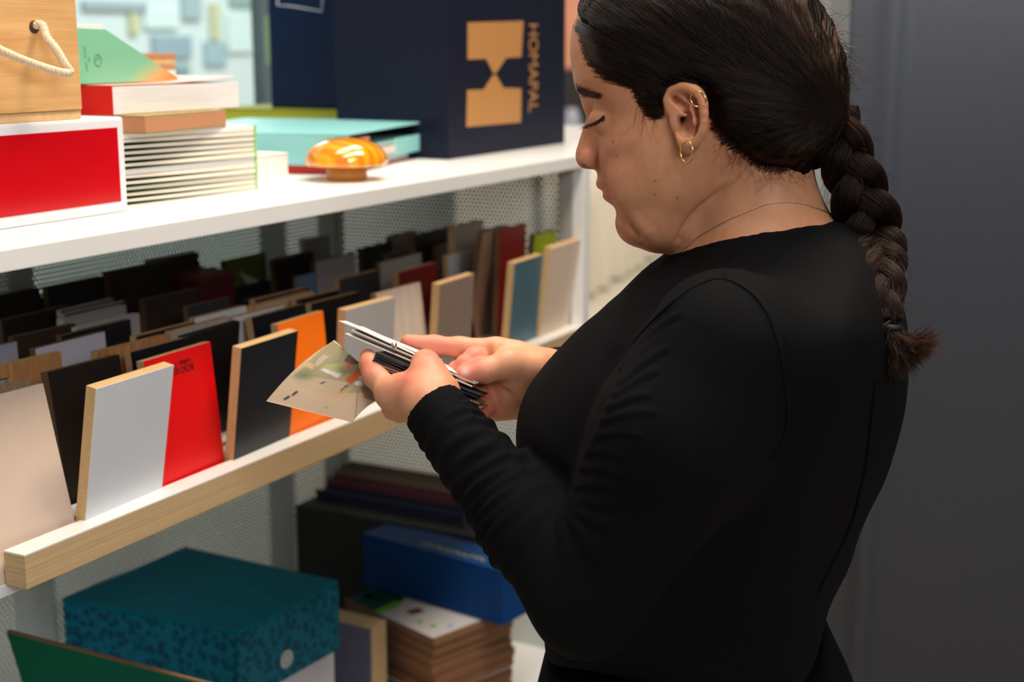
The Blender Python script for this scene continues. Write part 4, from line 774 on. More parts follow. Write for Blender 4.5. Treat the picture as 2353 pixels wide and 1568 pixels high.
to.addmap('R', [(1600, 580, .030), (1700, 556, .026), (1850, 530, .026), (1930, 530, .035), (1400, 720, .075), (1200, 950, .085), (1300, 1200, .11), (1260, 1400, .11), (1600, 1480, .02), (1850, 1450, .03), (1950, 1250, .11), (2060, 900, .11), (2060, 700, .09), (1600, 1000, .12)], .012)
S1 = P(1668, 800, .150); E1 = P(1352, 1378, .172); W1 = P(985, 925, .062); M1 = P(1560, 1010, .168)
S2 = S1 * (1, -1, 1); E2 = E1 * (1, -1, 1) + np.array([.02, .02, .02]); W2_ = P(1262, 862, -.075)
ax1 = (W1 - E1) / np.linalg.norm(W1 - E1); ax2 = (W2_ - E2) / np.linalg.norm(W2_ - E2)
MF = E1 + (W1 - E1) * .35
def arms(g, k, cl):
    c1 = (P(1000, 940, .058) , ax1) if cl else None; c2 = (P(1236, 862, -.07), ax2) if cl else None
    return [cone(S1, M1, .0625 + g, .0655 + g, k), cone(M1, E1, .0655 + g, .044 + g, k), cone(E1, MF, .044 + g, .0405 + g, .02), cone(MF, W1, .0405 + g, .0270 + g, .01, 1, c1),
            cone(S2, (S2 + E2) / 2, .0625 + g, .062 + g, k), cone((S2 + E2) / 2, E2, .062 + g, .043 + g, k), cone(E2, W2_, .043 + g, .0265 + g, .02, 1, c2)]
skin += [inflate(to, .004, .006)] + arms(-.006, .02, False)

# ---- hands
def finger(pts, rs, k=.003): return chain([np.asarray(p) for p in pts], rs, k)
LH = [cone(W1, P(975, 905, .052), .0215, .020, .012), ell(P(935, 905, .040), (.030, .014, .019), .012),
      cone(P(975, 905, .050), P(908, 912, .030), .019, .0125, .012), cone(P(985, 930, .052), P(905, 940, .016), .017, .011, .012)]
LH += finger([P(1012, 900, .052), P(985, 851, .040), P(978, 836, .020), P(968, 840, -.006)], [.0165, .0116, .0104, .0084], .012)      # thumb over the cards
LH += finger([P(905, 905, .030), P(862, 866, .022), P(850, 838, .012), P(845, 820, .002)], [.0120, .0094, .0084, .0072], .008)       # index under the cards
LH += finger([P(902, 926, .016), P(872, 893, .000), P(868, 868, -.016), P(880, 850, -.026)], [.0108, .0090, .0082, .0070], .003)
LH += finger([P(905, 940, .004), P(886, 916, -.014), P(892, 888, -.028), P(905, 872, -.036)], [.0100, .0085, .0078, .0066], .003)
LH += finger([P(918, 952, -.006), P(910, 934, -.022), P(920, 908, -.034), P(930, 896, -.040)], [.0088, .0074, .0068, .0058], .003)
RH = [cone(W2_, P(1222, 858, -.068), .0225, .022, .012), ell(P(1182, 872, -.062), (.030, .015, .036), .012),
      cone(P(1240, 848, -.068), P(1140, 806, -.060), .017, .0122, .012), cone(P(1230, 905, -.068), P(1140, 940, -.060), .019, .0120, .012),
      ell(P(1192, 858, -.048), (.024, .013, .017), .010)]
RH += finger([P(1138, 806, -.060), P(1056, 799, -.056), P(998, 793, -.052), P(938, 786, -.048)], [.0118, .0096, .0086, .0074], .006)   # pointing index
RH += finger([P(1226, 846, -.052), P(1168, 836, -.036), P(1112, 853, -.024), P(1066, 861, -.016)], [.0175, .0130, .0108, .0088], .008)   # thumb on the cards
RH += finger([P(1132, 850, -.062), P(1090, 822, -.038), P(1068, 838, -.030), P(1052, 860, -.034)], [.0115, .0098, .0088, .0076], .003)
RH += finger([P(1126, 886, -.062), P(1078, 868, -.044), P(1050, 850, -.040), P(1034, 858, -.046)], [.0110, .0094, .0084, .0074], .003)
RH += finger([P(1124, 924, -.060), P(1096, 905, -.040), P(1074, 886, -.034), P(1060, 872, -.036)], [.0105, .0088, .0080, .0070], .003)
RH += [cone(P(1135, 925, -.058), P(1105, 948, -.044), .0115, .0088, .003), cone(P(1105, 948, -.044), P(1090, 925, -.034), .0088, .0074, .003)]
RH += [cone(P(1130, 880, -.046), P(1152, 968, -.046), .0014, .0016, .006, -1), cone(P(1140, 880, -.044), P(1196, 925, -.046), .0012, .0014, .006, -1), cone(P(1122, 790, -.047), P(1128, 836, -.047), .0012, .0012, .005, -1)]
skin += LH + RH
mn = np.array([-.62, -.30, .95]); mxx = np.array([.32, .30, 1.66])
V, Q = surfnet(skin, mn, mxx, .0017)
V = relax(V, Q, 2); BW = loc2w(V); BPX = projv(BW); BN = vnormals(V, Q)
bf = np.clip(-(BN[:, 0] * (PR @ FW) + BN[:, 1] * (PN @ FW) + BN[:, 2] * FW[2]) * 3, 0, 1) * (V[:, 1] < .01)
def crease(pl, wd, amp):                               # skin folds pressed into the near side
    d, t = polydist(BPX, smoothpath(np.array(pl, float), 40)); return bf * amp * np.exp(-(d / wd) ** 2) * np.clip(t / 45, .1, 1) * np.clip((t.max() - t) / 20, .25, 1)
dd = crease([(1428, 486), (1440, 505), (1456, 530), (1479, 556)], 8, -.0042) + crease([(1444, 478), (1462, 505), (1482, 532), (1500, 552)], 14, .0016)
dd += crease([(1375, 305), (1372, 335), (1373, 365), (1376, 388), (1386, 412), (1398, 432)], 6, -.0022) + crease([(1388, 310), (1386, 350), (1390, 385), (1402, 415)], 11, .0014)
dd += crease([(1690, 415), (1650, 448), (1622, 472), (1596, 497), (1575, 525), (1562, 554), (1556, 572)], 9, -.0042)
dd += crease([(1354, 266), (1366, 257), (1380, 253), (1394, 257)], 5, -.0012) + crease([(1340, 383), (1352, 384)], 5, -.0030) + crease([(1388, 438), (1402, 441)], 4, -.0016) + crease([(1393, 449), (1404, 448)], 5, .0008)
dd += crease([(1362, 296), (1376, 300), (1392, 292)], 6, -.0008)
V = V + BN * dd[:, None]; BW = loc2w(V); BPX = projv(BW); BN = vnormals(V, Q)
print('body', len(V), len(Q))
base = np.array(lin((202, 142, 105))); col = np.tile(base, (len(V), 1))
def blend(mask, c, a): 
    global col
    m = (np.clip(mask, 0, 1) * a)[:, None]; col = col * (1 - m) + np.array(lin(c)) * m
def blob(x, y, r): return np.exp(-((BPX[:, 0] - x) ** 2 + (BPX[:, 1] - y) ** 2) / (r * r))
face = (BPX[:, 0] < 1640) & (BPX[:, 1] < 590)
blend(blob(1345, 358, 30) * face, (196, 108, 92), .5); blend(blob(1400, 345, 60) * face, (200, 128, 104), .35)
blend(blob(1398, 452, 11) * face, (182, 100, 104), .95); blend(blob(1388, 428, 8) * face, (176, 98, 92), .35)
blend(blob(1372, 262, 22) * face, (158, 100, 76), .5); blend(blob(1450, 545, 40) * face, (178, 118, 86), .3)
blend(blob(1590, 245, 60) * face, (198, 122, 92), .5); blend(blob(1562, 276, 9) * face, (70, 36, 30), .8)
hnd = (BPX[:, 0] < 1270) & (BPX[:, 1] > 740)
blend(hnd * 1., (222, 158, 124), .6)
for x, y, r in ((940, 792, 40), (1010, 800, 40), (1085, 825, 34), (1060, 850, 30), (1090, 910, 40), (848, 835, 30), (1120, 950, 40), (930, 870, 30)): blend(blob(x, y, r) * hnd, (214, 112, 96), .7)
blend(blob(1068, 857, 10) * hnd, (236, 190, 182), .8)
for x, y in ((1409, 326), (1504, 447), (1417, 359), (1556, 455), (1506, 416)): blend(blob(x, y, 3.2), (110, 62, 44), .7)
sk = bpy.data.materials.new('skin'); sk.use_nodes = True; nt = sk.node_tree; b = nt.nodes['Principled BSDF']
at_ = nt.nodes.new('ShaderNodeAttribute'); at_.attribute_name = 'tint'; nz = nt.nodes.new('ShaderNodeTexNoise'); nz.inputs['Scale'].default_value = 60; nz.inputs['Detail'].default_value = 6
mxn = nt.nodes.new('ShaderNodeMix'); mxn.data_type = 'RGBA'; mxn.blend_type = 'MULTIPLY'; mxn.inputs['Factor'].default_value = .22
cr_ = nt.nodes.new('ShaderNodeValToRGB'); cr_.color_ramp.elements[0].position = .3; cr_.color_ramp.elements[0].color = (.62, .5, .42, 1); cr_.color_ramp.elements[1].position = .6
nt.links.new(nz.outputs['Fac'], cr_.inputs[0]); nt.links.new(at_.outputs['Color'], mxn.inputs['A']); nt.links.new(cr_.outputs[0], mxn.inputs['B']); nt.links.new(mxn.outputs['Result'], b.inputs['Base Color'])
b.inputs['Roughness'].default_value = .48; b.inputs['Specular IOR Level'].default_value = .35; b.inputs['Subsurface Weight'].default_value = .12; b.inputs['Subsurface Radius'].default_value = (.008, .003, .0015); b.inputs['Subsurface Scale'].default_value = .6
n2 = nt.nodes.new('ShaderNodeTexNoise'); n2.inputs['Scale'].default_value = 1400; bp = nt.nodes.new('ShaderNodeBump'); bp.inputs['Strength'].default_value = .12; bp.inputs['Distance'].default_value = .0006; nt.links.new(n2.outputs['Fac'], bp.inputs['Height']); nt.links.new(bp.outputs[0], b.inputs['Normal'])
woman = qmesh('person', BW, Q, sk, None, (PO[0], PO[1], 0), col)
tag(woman, 'woman in a black long-sleeved top with a dark braid, holding sample cards', 'person')
body_tree = BVHTree.FromPolygons(BW.tolist(), Q.tolist())
def hit(tree, px, py, lift=0.):
    d = ray(px, py); h = tree.ray_cast(Vector(CAM), Vector(d).normalized())
    if h[0] is None: return None, None
    n_ = np.array(h[1]); n_ = n_ if n_ @ d < 0 else -n_
    return np.array(h[0]) + n_ * lift, n_

# ---- clothing
CL = mat('black_jersey', (9, 9, 11), .82, spec=.09, bump=.35, bscale=2200); TRM = mat('black_twill', (12, 13, 18), .8, spec=.07, bump=.3, bscale=1600)
NL = np.array([P(x, y, c)[[0, 2]] for x, y, c in ((1500, 612, .0), (1535, 594, .03), (1610, 570, .055), (1690, 547, .064), (1760, 534, .066), (1850, 522, .060), (1920, 515, .040), (1960, 513, .02), (2100, 512, 0))])
def neckclip(p, d):
    zc = np.interp(p[:, 0], NL[:, 0], NL[:, 1]) + .0007 * np.sin(p[:, 0] * 1400 + 3 * np.sin(p[:, 0] * 260)) * np.sin(p[:, 0] * 430 + 1)
    return np.where((np.abs(p[:, 1]) < .13) & (p[:, 2] > 1.25), np.maximum(d, (p[:, 2] - zc) * .9), d)
shirt = [inflate(to, .02), inflate(nk, .02, -.003)] + arms(0, .022, True)
V, Q = surfnet(shirt, mn, mxx, .0026, extra=neckclip); V = relax(V, Q, 2); N = vnormals(V, Q); Wv = loc2w(V); px = projv(Wv)
ncam = -(N[:, 0] * (PR @ FW) + N[:, 1] * (PN @ FW)); front = np.clip(ncam * 3, 0, 1)
fp = px[:, 0]; fy = px[:, 1]; disp = np.zeros(len(V))
# rings of folds along the forearm sleeve
sdist = (V - E1) @ ax1; Lf = np.linalg.norm(W1 - E1); rel = sdist / Lf; perp = np.linalg.norm(V - E1 - sdist[:, None] * ax1, axis=1)
msk = np.clip((rel - .15) / .2, 0, 1) * np.clip((.98 - rel) / .18, 0, 1) * np.clip((.046 - .017 * np.clip(rel, 0, 1) + .006 - perp) / .004, 0, 1)
ang = np.arctan2((V - E1) @ np.cross(ax1, [0, 0, 1.]), (V - E1) @ np.cross(ax1, np.cross(ax1, [0, 0, 1.])))
disp += msk * 1.15 * (.0012 * np.sin(2 * math.pi * sdist / .0125 + 1.8 * np.sin(ang * 1.5) + 2.6 * np.sin(sdist * 60)) * (.6 + .6 * np.sin(ang * 2 + sdist * 45)) + .0008 * np.sin(2 * math.pi * sdist / .021 + 2.4 * ang))
# folds that fan out from the crook of the elbow, and from the armpit
for cx_, cy_, amp, r0, r1, fr in ((1285, 1150, .0017, 40, 260, 13),):
    dx = fp - cx_; dy = fy - cy_; r = np.hypot(dx, dy); th = np.arctan2(dy, dx)
    disp += front * amp * np.sin(th * fr + .012 * r) * np.clip((r - r0) / 40, 0, 1) * np.clip((r1 - r) / r1, 0, 1) ** 1.3 * (V[:, 1] < -.08) * (fp > 1180) * np.clip((th + .2) / .5, 0, 1) * np.clip((2.2 - th) / .5, 0, 1)
def ridge(pl, wd, amp, ok=None):
    global disp
    d, t = polydist(px, smoothpath(np.array(pl, float), 60)); m = (V[:, 1] < .02) * front
    disp += m * amp * np.exp(-(d / wd) ** 2)
ARMH = [(1424, 852), (1448, 802), (1490, 748), (1540, 700), (1595, 660), (1655, 641), (1715, 665), (1760, 715), (1785, 780), (1800, 850), (1807, 920), (1808, 980), (1795, 1020), (1770, 1055)]
ridge([(x + 12, y - 5) for x, y in ARMH], 8, -.0018); ridge(ARMH, 7, .0012)
ridge([(1420, 850), (1440, 810), (1480, 760), (1540, 705), (1600, 662)], 7, .0013); ridge([(1432, 850), (1400, 930), (1370, 1000), (1330, 1070)], 9, .0012)
for a_, b_, amp in (((1425, 880), (1530, 800), .0012), ((1415, 905), (1510, 850), .0010), ((1400, 935), (1490, 905), .0011), ((1385, 965), (1500, 945), .0009), ((1375, 1000), (1470, 1000), .0010), ((1350, 1040), (1430, 1050), .0008), ((1455, 790), (1560, 720), .0009), ((1330, 1075), (1420, 1090), .0011), ((1310, 1120), (1400, 1120), .0010)):
    m_ = ((a_[0] + b_[0]) / 2, (a_[1] + b_[1]) / 2 - 6); ridge([a_, m_, b_], 7, amp); ridge([(a_[0], a_[1] + 16), (m_[0], m_[1] + 16), (b_[0], b_[1] + 16)], 6, -amp * .7)
ridge([(2010, 880), (2002, 950), (1990, 1060), (1975, 1130), (1960, 1190), (1935, 1250), (1905, 1310), (1880, 1360)], 4, -.0022); ridge([(1998, 880), (1990, 950), (1978, 1060), (1963, 1130), (1948, 1190)], 5, .0012)
for k in range(7): ridge([(1760 + 26 * k, 610 + 6 * k), (1850 + 16 * k, 680 + 8 * k), (1905 + 9 * k, 800), (1915 + 8 * k, 960)], 6, .0009)
V = V + N * disp[:, None]
# raw, slightly ragged neckline and cuffs
Wv = loc2w(V); sh = qmesh('top', Wv, Q, CL, woman, (PO[0], PO[1], 1.0)); shirt_tree = BVHTree.FromPolygons(Wv.tolist(), Q.tolist())
def seam(name, pl, n=70, r=.0011):
    q = [hit(shirt_tree, x, y, .0002)[0] for x, y in smoothpath(np.array(pl, float), n)]; q = [p for p in q if p is not None]; tube(name, np.array(q), r, CL, sh, 6)
seam('armhole_seam', ARMH); seam('shoulder_seam', [(1668, 640), (1666, 612), (1690, 576)], 24, .0009)
seam('back_seam', [(2012, 880), (2004, 950), (1992, 1060), (1977, 1130), (1962, 1190), (1937, 1250), (1907, 1310), (1884, 1356)], 60, .0010)
def rawedge(tree, pl, n, ln, r):
    out = []
    q = smoothpath(np.array(pl, float), n)
    for i in range(n):
        a, nn_ = hit(tree, *(q[i] + RNG.normal(0, 1.5, 2)), .0004)
        if a is None: continue
        v = UP * RNG.uniform(.2, 1) + RT * RNG.normal(0, .5) + nn_ * .3; out.append(np.array([a - v * ln * .3, a + v * ln * .35, a + v * ln * RNG.uniform(.6, 1.1)]))
    return out
HIPS = [(1262, 1462), (1252, 1500), (1242, 1540), (1228, 1600), (1215, 1700), (1210, 1850), (1260, 2000), (1500, 2060), (1800, 2040), (1980, 1900), (2010, 1750), (1990, 1650), (1958, 1560), (1925, 1490), (1898, 1430), (1885, 1395), (1860, 1440), (1700, 1478), (1500, 1474)]
hp_ = Poly2D(HIPS, .003, .05); hp_.addmap('W', [(1300, 1500, .146), (1550, 1490, .150), (1850, 1450, .142), (1600, 1700, .178), (1600, 1900, .185), (1250, 1800, .15), (1950, 1800, .16)], .01); hp_.addmap('R', [(1300, 1500, .11), (1600, 1480, .012), (1880, 1420, .06), (1220, 1800, .12), (1990, 1750, .12), (1600, 1900, .12)], .01)
tro = [inflate(hp_, .02)]
hx0 = P(1590, 1850)[0]; hz0 = P(1590, 1850)[2]
for s_ in (-1, 1): tro += [cone((hx0, s_ * .085, hz0), (hx0 - .015, s_ * .085, .48), .098, .066, .04), cone((hx0 - .015, s_ * .085, .48), (hx0 + .03, s_ * .085, .07), .066, .048, .02)]
V, Q = surfnet(tro, (-.45, -.3, .0), (.4, .3, 1.12), .005); V = relax(V, Q, 2); N = vnormals(V, Q); Wv = loc2w(V); px = projv(Wv); disp = np.zeros(len(V)); front = 1.
ncam = -(N[:, 0] * (PR @ FW) + N[:, 1] * (PN @ FW)); front = np.clip(ncam * 3, 0, 1)
ridge([(1255, 1545), (1400, 1562), (1550, 1572), (1700, 1572), (1800, 1560), (1900, 1515)], 7, -.002)
V = V + N * disp[:, None]; Wv = loc2w(V); tr_ = qmesh('trousers', Wv, Q, TRM, woman, (PO[0], PO[1], .05)); tro_tree = BVHTree.FromPolygons(Wv.tolist(), Q.tolist())
lp = [hit(tro_tree, x, y, l) for x, y, l in ((1690, 1494, .001), (1715, 1500, .006), (1732, 1520, .009), (1738, 1545, .007), (1730, 1572, .001))]
if all(p[0] is not None for p in lp):
    q = smoothpath([p[0] for p in lp], 14); nn_ = lp[2][1]; sd = np.cross(np.gradient(q, axis=0), nn_); sd /= np.linalg.norm(sd, axis=1)[:, None]; V = []; Fc = []
    for i in range(14):
        for a, b2 in ((-1, 0), (1, 0), (1, 1), (-1, 1)): V.append(q[i] + sd[i] * a * .0048 - nn_ * b2 * .0012)
    for i in range(13):
        for j in range(4): Fc.append((i * 4 + j, i * 4 + 4 + j, i * 4 + 4 + (j + 1) % 4, i * 4 + (j + 1) % 4))
    Fc += [(0, 1, 2, 3), (52, 55, 54, 53)]; mesh('belt_loop', V, Fc, TRM, tr_, smooth=False)
for s_ in (-1, 1):
    V, Q = surfnet([ell((hx0 - .03, s_ * .085, .035), (.125, .044, .048), .01), ell((hx0 + .03, s_ * .085, .06), (.055, .042, .055), .02)], (-.3, -.2, .004), (.35, .2, .16), .005); V[:, 2] = np.maximum(V[:, 2], .0045)
    qmesh('shoe', loc2w(V), Q, mat('shoe_black', (20, 20, 22), .5), woman, (PO[0], PO[1], 0))

# ---- hair
HSIL = [(1336, -5), (1322, 30), (1316, 60), (1313, 100), (1330, 220), (1400, 330), (1500, 380), (1600, 400), (1700, 430), (1800, 440), (1870, 425), (1905, 360), (1935, 300), (1949, 250), (1954, 200), (1951, 170), (1944, 130), (1930, 95), (1910, 45), (1884, 0), (1850, -45), (1790, -92), (1700, -122), (1600, -130), (1500, -120), (1420, -85), (1370, -45)]
hs = Poly2D(HSIL, .001, .03)
hs.addmap('W', [(1330, 60, .062), (1380, 90, .070), (1400, 160, .064), (1450, 190, .066), (1500, 240, .070), (1450, 50, .077), (1550, 180, .0755), (1550, 80, .082), (1650, 250, .081), (1650, 100, .086), (1750, 250, .083), (1750, 100, .085), (1850, 200, .077), (1700, 350, .070), (1800, 370, .066), (1880, 330, .060), (1930, 250, .058), (1650, -40, .084)], .003, True)
hs.addmap('R', [(1330, 60, .045), (1330, 180, .045), (1500, 350, .05), (1740, 420, .04), (1880, 400, .035), (1940, 250, .050), (1900, 60, .07), (1700, -60, .075), (1450, -60, .07), (1600, 100, .07)], .003)
HREG = [(1300, 55, .01), (1316, 54, .02), (1326, 78, .035), (1334, 112, .05), (1350, 150, .06), (1380, 174), (1425, 184), (1452, 198), (1465, 224), (1480, 250), (1500, 264), (1512, 252), (1523, 230), (1532, 208), (1552, 194), (1576, 188), (1604, 196), (1624, 214), (1634, 242), (1634, 280), (1648, 310), (1680, 335), (1712, 362), (1745, 384), (1790, 392), (1838, 384), (1862, 380), (1900, 420), (1990, 320), (1990, 100), (1900, -140), (1600, -200), (1320, -140), (1290, -20)]
hr_ = Poly2D(HREG, .001, .02, 3, .066)
def fe(p, d):
    m = hr_.look(hr_.D, p[:, 0], p[:, 2]); t = np.clip(m / .012, 0, 1); t = t * t * (3 - 2 * t); return d + .0085 * (1 - t)
V, Q = surfnet([inflate(hs, 0)], P(1280, 430, -.12) * (1, 1, 1) - .02, P(2000, -160, .0) + np.array([.03, .12, .03]), .0022, extra=fe) if False else surfnet([inflate(hs, 0)], (P(1280, 430)[0] - .02, -.11, P(1280, 430)[2] - .02), (P(2000, -160)[0] + .02, .11, P(2000, -160)[2] + .03), .0022, extra=fe)
V = relax(V, Q, 1); N = vnormals(V, Q); Wv = loc2w(V); px = projv(Wv)
G0 = np.array([1938., 262.])
th = np.arctan2(px[:, 1] - G0[1], px[:, 0] - G0[0]); rr = np.hypot(*(px - G0).T)
V = V + N * ((.0005 * np.sin(th * 46 + .02 * rr + 1.5 * np.sin(rr * .02)) + .0004 * np.sin(th * 97 + 2 * np.sin(rr * .035))) * np.clip(rr / 120, 0, 1))[:, None]
HB = mat('hair_base', (16, 10, 8), .9, spec=.05, var=.3, vscale=30, stretch=(3, 3, 14), bump=.3, bscale=400)
Wv = loc2w(V); hair = qmesh('hair', Wv, Q, HB, woman, (PO[0], PO[1], 1.5)); hair_tree = BVHTree.FromPolygons(Wv.tolist(), Q.tolist())
def hmat(name, mel, red, rough=.32):
    m = bpy.data.materials.new(name); m.use_nodes = True; nt = m.node_tree; nt.nodes.clear(); o_ = nt.nodes.new('ShaderNodeOutputMaterial'); h_ = nt.nodes.new('ShaderNodeBsdfHairPrincipled')
    h_.model = 'CHIANG'; h_.parametrization = 'MELANIN'; h_.inputs['Melanin'].default_value = mel; h_.inputs['Melanin Redness'].default_value = red; h_.inputs['Roughness'].default_value = rough; h_.inputs['Radial Roughness'].default_value = .35; h_.inputs['Random Color'].default_value = .35; h_.inputs['Random Roughness'].default_value = .2; h_.inputs['IOR'].default_value = 1.32
    nt.links.new(h_.outputs[0], o_.inputs[0]); return m
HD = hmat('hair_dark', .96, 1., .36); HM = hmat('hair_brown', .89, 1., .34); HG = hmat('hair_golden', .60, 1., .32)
def curves(name, L, r, m, parent, loc=None):
    loc = np.array(parent.location) if loc is None else loc
    cu = bpy.data.hair_curves.new(name); sz = [len(c) for c in L]; cu.add_curves(sz); A = np.concatenate(L) - loc
    cu.position_data.foreach_set('vector', A.ravel().astype(np.float32))
    ra = cu.attributes.get('radius') or cu.attributes.new('radius', 'FLOAT', 'POINT')
    R_ = np.concatenate([r * np.clip(np.minimum(1, (1 - np.linspace(0, 1, n_)) * 5 + .25), 0, 1) for n_ in sz]); ra.data.foreach_set('value', R_.astype(np.float32))
    cu.materials.append(m); o = bpy.data.objects.new(name, cu); o.location = loc; return link(o, parent)
hreg_px = np.array([q[:2] for q in HREG], float)
def inpoly(p, q):
    ins = False
    for i in range(len(q)):
        a = q[i]; b2 = q[(i + 1) % len(q)]
        if (a[1] > p[1]) != (b2[1] > p[1]) and p[0] < a[0] + (b2[0] - a[0]) * (p[1] - a[1]) / (b2[1] - a[1]): ins = not ins
    return ins
dark, brown, gold = [], [], []
EARP = np.array([(1526, 262), (1524, 225), (1535, 200), (1570, 188), (1605, 196), (1626, 220), (1632, 280), (1620, 325), (1590, 360), (1555, 350)], float)
def strand(s, G, bul, n, ph, amp, lift, inner=False):
    s = np.array(s, float); ch = G - s; L = np.linalg.norm(ch); nrm = np.array([ch[1], -ch[0]]) / (L + 1e-6); m = (s + G) / 2 + nrm * bul * L; out = []
    for t in np.linspace(0, 1, n):
        q = (1 - t) ** 2 * s + 2 * t * (1 - t) * m + t * t * G + nrm * amp * math.sin(t * L / 12. + ph) * (1 - t) * min(1, t * 6)
        a, nn_ = hit(hair_tree, q[0], q[1], 0); a2, n2 = (None, None) if inpoly(q, EARP) else hit(body_tree, q[0], q[1], 0)
        if a is None and (a2 is None or t > .4):
            if len(out) > 2: break
            continue
        if a is None or (a2 is not None and (a2 - CAM) @ FW < (a - CAM) @ FW): a, nn_ = a2, n2
        out.append(a + nn_ * (lift * min(1, .2 + 3 * t) if not inner else -.0009 + (lift + .0009) * min(1, 2.5 * t)))
    return np.array(out) if len(out) > 5 else None
# hairline seeds first, then seeds all over
HL = [(1318, 52), (1336, 80), (1345, 112), (1360, 148), (1386, 171), (1425, 183), (1452, 196), (1465, 222), (1480, 249), (1499, 263), (1511, 252), (1522, 230), (1533, 206), (1553, 193), (1577, 187), (1605, 195), (1625, 213), (1634, 242), (1634, 280), (1650, 312), (1682, 337), (1714, 364), (1747, 386), (1790, 393), (1836, 385)]
hl = smoothpath(np.array(HL, float), 400); tl = smoothpath(np.array([(1330, 30), (1350, -8), (1400, -52), (1500, -92), (1620, -104), (1720, -96), (1790, -68), (1845, -25)], float), 200)
def bulge(s):
    up = np.clip((235 - s[1]) / 300, -.5, 1.); return -.16 * up if up > 0 else -.22 * up
NG = 1500; gid_ = 0
for i in range(NG):
    u = RNG.random()
    if u < .50: s = hl[RNG.integers(len(hl))] + RNG.normal(0, 3, 2)
    elif u < .74: s = tl[RNG.integers(len(tl))] + RNG.normal(0, 5, 2)
    else:
        for _ in range(40):
            s = np.array([RNG.uniform(1315, 1945), RNG.uniform(-25, 390)])
            if inpoly(s, hreg_px): break
    Gt = G0 + np.array([RNG.normal(-4, 9), RNG.normal(0, 20)]); ph = RNG.uniform(0, 6.28) if RNG.random() < .3 else s[1] * .045 + s[0] * .012; amp = RNG.uniform(1.6, 5.6); b_ = bulge(s) * RNG.uniform(.7, 1.3)
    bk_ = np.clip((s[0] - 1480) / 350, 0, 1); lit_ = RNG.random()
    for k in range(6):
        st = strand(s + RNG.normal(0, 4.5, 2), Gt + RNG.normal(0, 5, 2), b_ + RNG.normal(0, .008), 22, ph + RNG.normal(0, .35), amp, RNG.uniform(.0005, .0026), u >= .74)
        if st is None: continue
        (gold if lit_ < .36 * bk_ * bk_ + .01 else brown if lit_ < .58 * bk_ + .05 else dark).append(st)  # lighter strands toward the back put the hair's highlight into the colour
wisps = []
# loose flyaway hairs and nape curls
for i in range(170):
    x = RNG.uniform(1640, 1870); y = np.interp(x, [1640, 1690, 1750, 1870], [318, 355, 395, 388]) + RNG.uniform(-14, 10); L = RNG.uniform(25, 75); a0 = RNG.uniform(.6, 2.3); cv = RNG.normal(0, .05); q = np.array([x, y]); o_ = []
    for t in range(9):
        a, nn_ = hit(body_tree, q[0], q[1], .0008 + .0003 * t)
        if a is None: break
        o_.append(a); a0 += cv * 3; q = q + np.array([math.cos(a0), math.sin(a0)]) * L / 9
    if len(o_) > 4: wisps.append(np.array(o_))
for i in range(150):
    s = hl[RNG.integers(0, 190)] + RNG.normal(0, 2, 2); a0 = RNG.uniform(1.2, 2.6); L = RNG.uniform(6, 20); o_ = []; q = s.copy()
    for t in range(6):
        a, nn_ = hit(body_tree, q[0], q[1], .0006)
        if a is None: break
        o_.append(a); a0 += RNG.normal(0, .12); q = q + np.array([math.cos(a0), math.sin(a0)]) * L / 6
    if len(o_) > 3: wisps.append(np.array(o_))
for i in range(34):                                      # fine hairs below the sideburn
    q = np.array([RNG.uniform(1462, 1512), RNG.uniform(240, 268)]); a0 = RNG.uniform(1.3, 1.75); L = RNG.uniform(25, 80); cv = RNG.normal(0, .05); o_ = []
    for t in range(9):
        a, nn_ = hit(body_tree, q[0], q[1], .0005)
        if a is None: break
        o_.append(a); a0 += cv; q = q + np.array([math.cos(a0), math.sin(a0)]) * L / 9
    if len(o_) > 4: wisps.append(np.array(o_))
for i in range(170):
    u = RNG.random(); s = smoothpath(np.array([(1862, -20), (1905, 45), (1930, 95), (1945, 140), (1950, 190), (1946, 250)], float), 100)[int(u * 99)]; a, nn_ = hit(hair_tree, s[0] - 6, s[1], 0)
    if a is None: continue
    d1 = RT * RNG.uniform(.2, 1) + UP * RNG.uniform(-.9, .6) + FW * RNG.normal(0, .4); L = RNG.uniform(.006, .022); d2 = RT * RNG.normal(0, .6) - UP * RNG.uniform(0, 1)
    (brown if RNG.random() < .5 else dark).append(np.array([a + d1 * L * t + d2 * L * t * t * .7 for t in np.linspace(0, 1, 8)]))
rr_ = .00013
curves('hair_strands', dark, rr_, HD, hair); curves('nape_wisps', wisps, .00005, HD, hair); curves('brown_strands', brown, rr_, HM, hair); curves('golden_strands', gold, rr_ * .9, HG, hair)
# braid: three plaited locks, each a core with hairs wound along it
bpth = smoothpath([P(1915, 262, .006), P(1935, 320, .012), P(1955, 390, .016), P(1982, 465, .018), P(2004, 540, .018), P(2022, 605, .016), P(2036, 670, .014), P(2046, 742, .012)], 150)
for i in range(len(bpth)):                               # rest the braid on her back
    q = projv(loc2w(bpth[i])[None])[0]; a, nn_ = hit(shirt_tree, q[0], q[1])
    if a is not None:
        la = -((a - PO) @ PN) + np.interp(i, [60, 149], [.012, .008])
        if la > -bpth[i][1]: bpth[i] = P(q[0], q[1], la)
k_ = np.ones(15) / 15; bpth = np.stack([np.convolve(np.pad(bpth[:, k], 7, mode='edge'), k_, 'valid') for k in range(3)], 1)
CE = -bpth[-1][1]
bs = np.r_[0, np.cumsum(np.linalg.norm(np.diff(bpth, axis=0), axis=1))]; bs /= bs[-1]
Tb = np.gradient(bpth, axis=0); Tb /= np.linalg.norm(Tb, axis=1)[:, None]; Nb = np.cross(Tb, np.array([0, -1., 0])); Nb /= np.linalg.norm(Nb, axis=1)[:, None]; Bb = np.array([0, -1., 0])
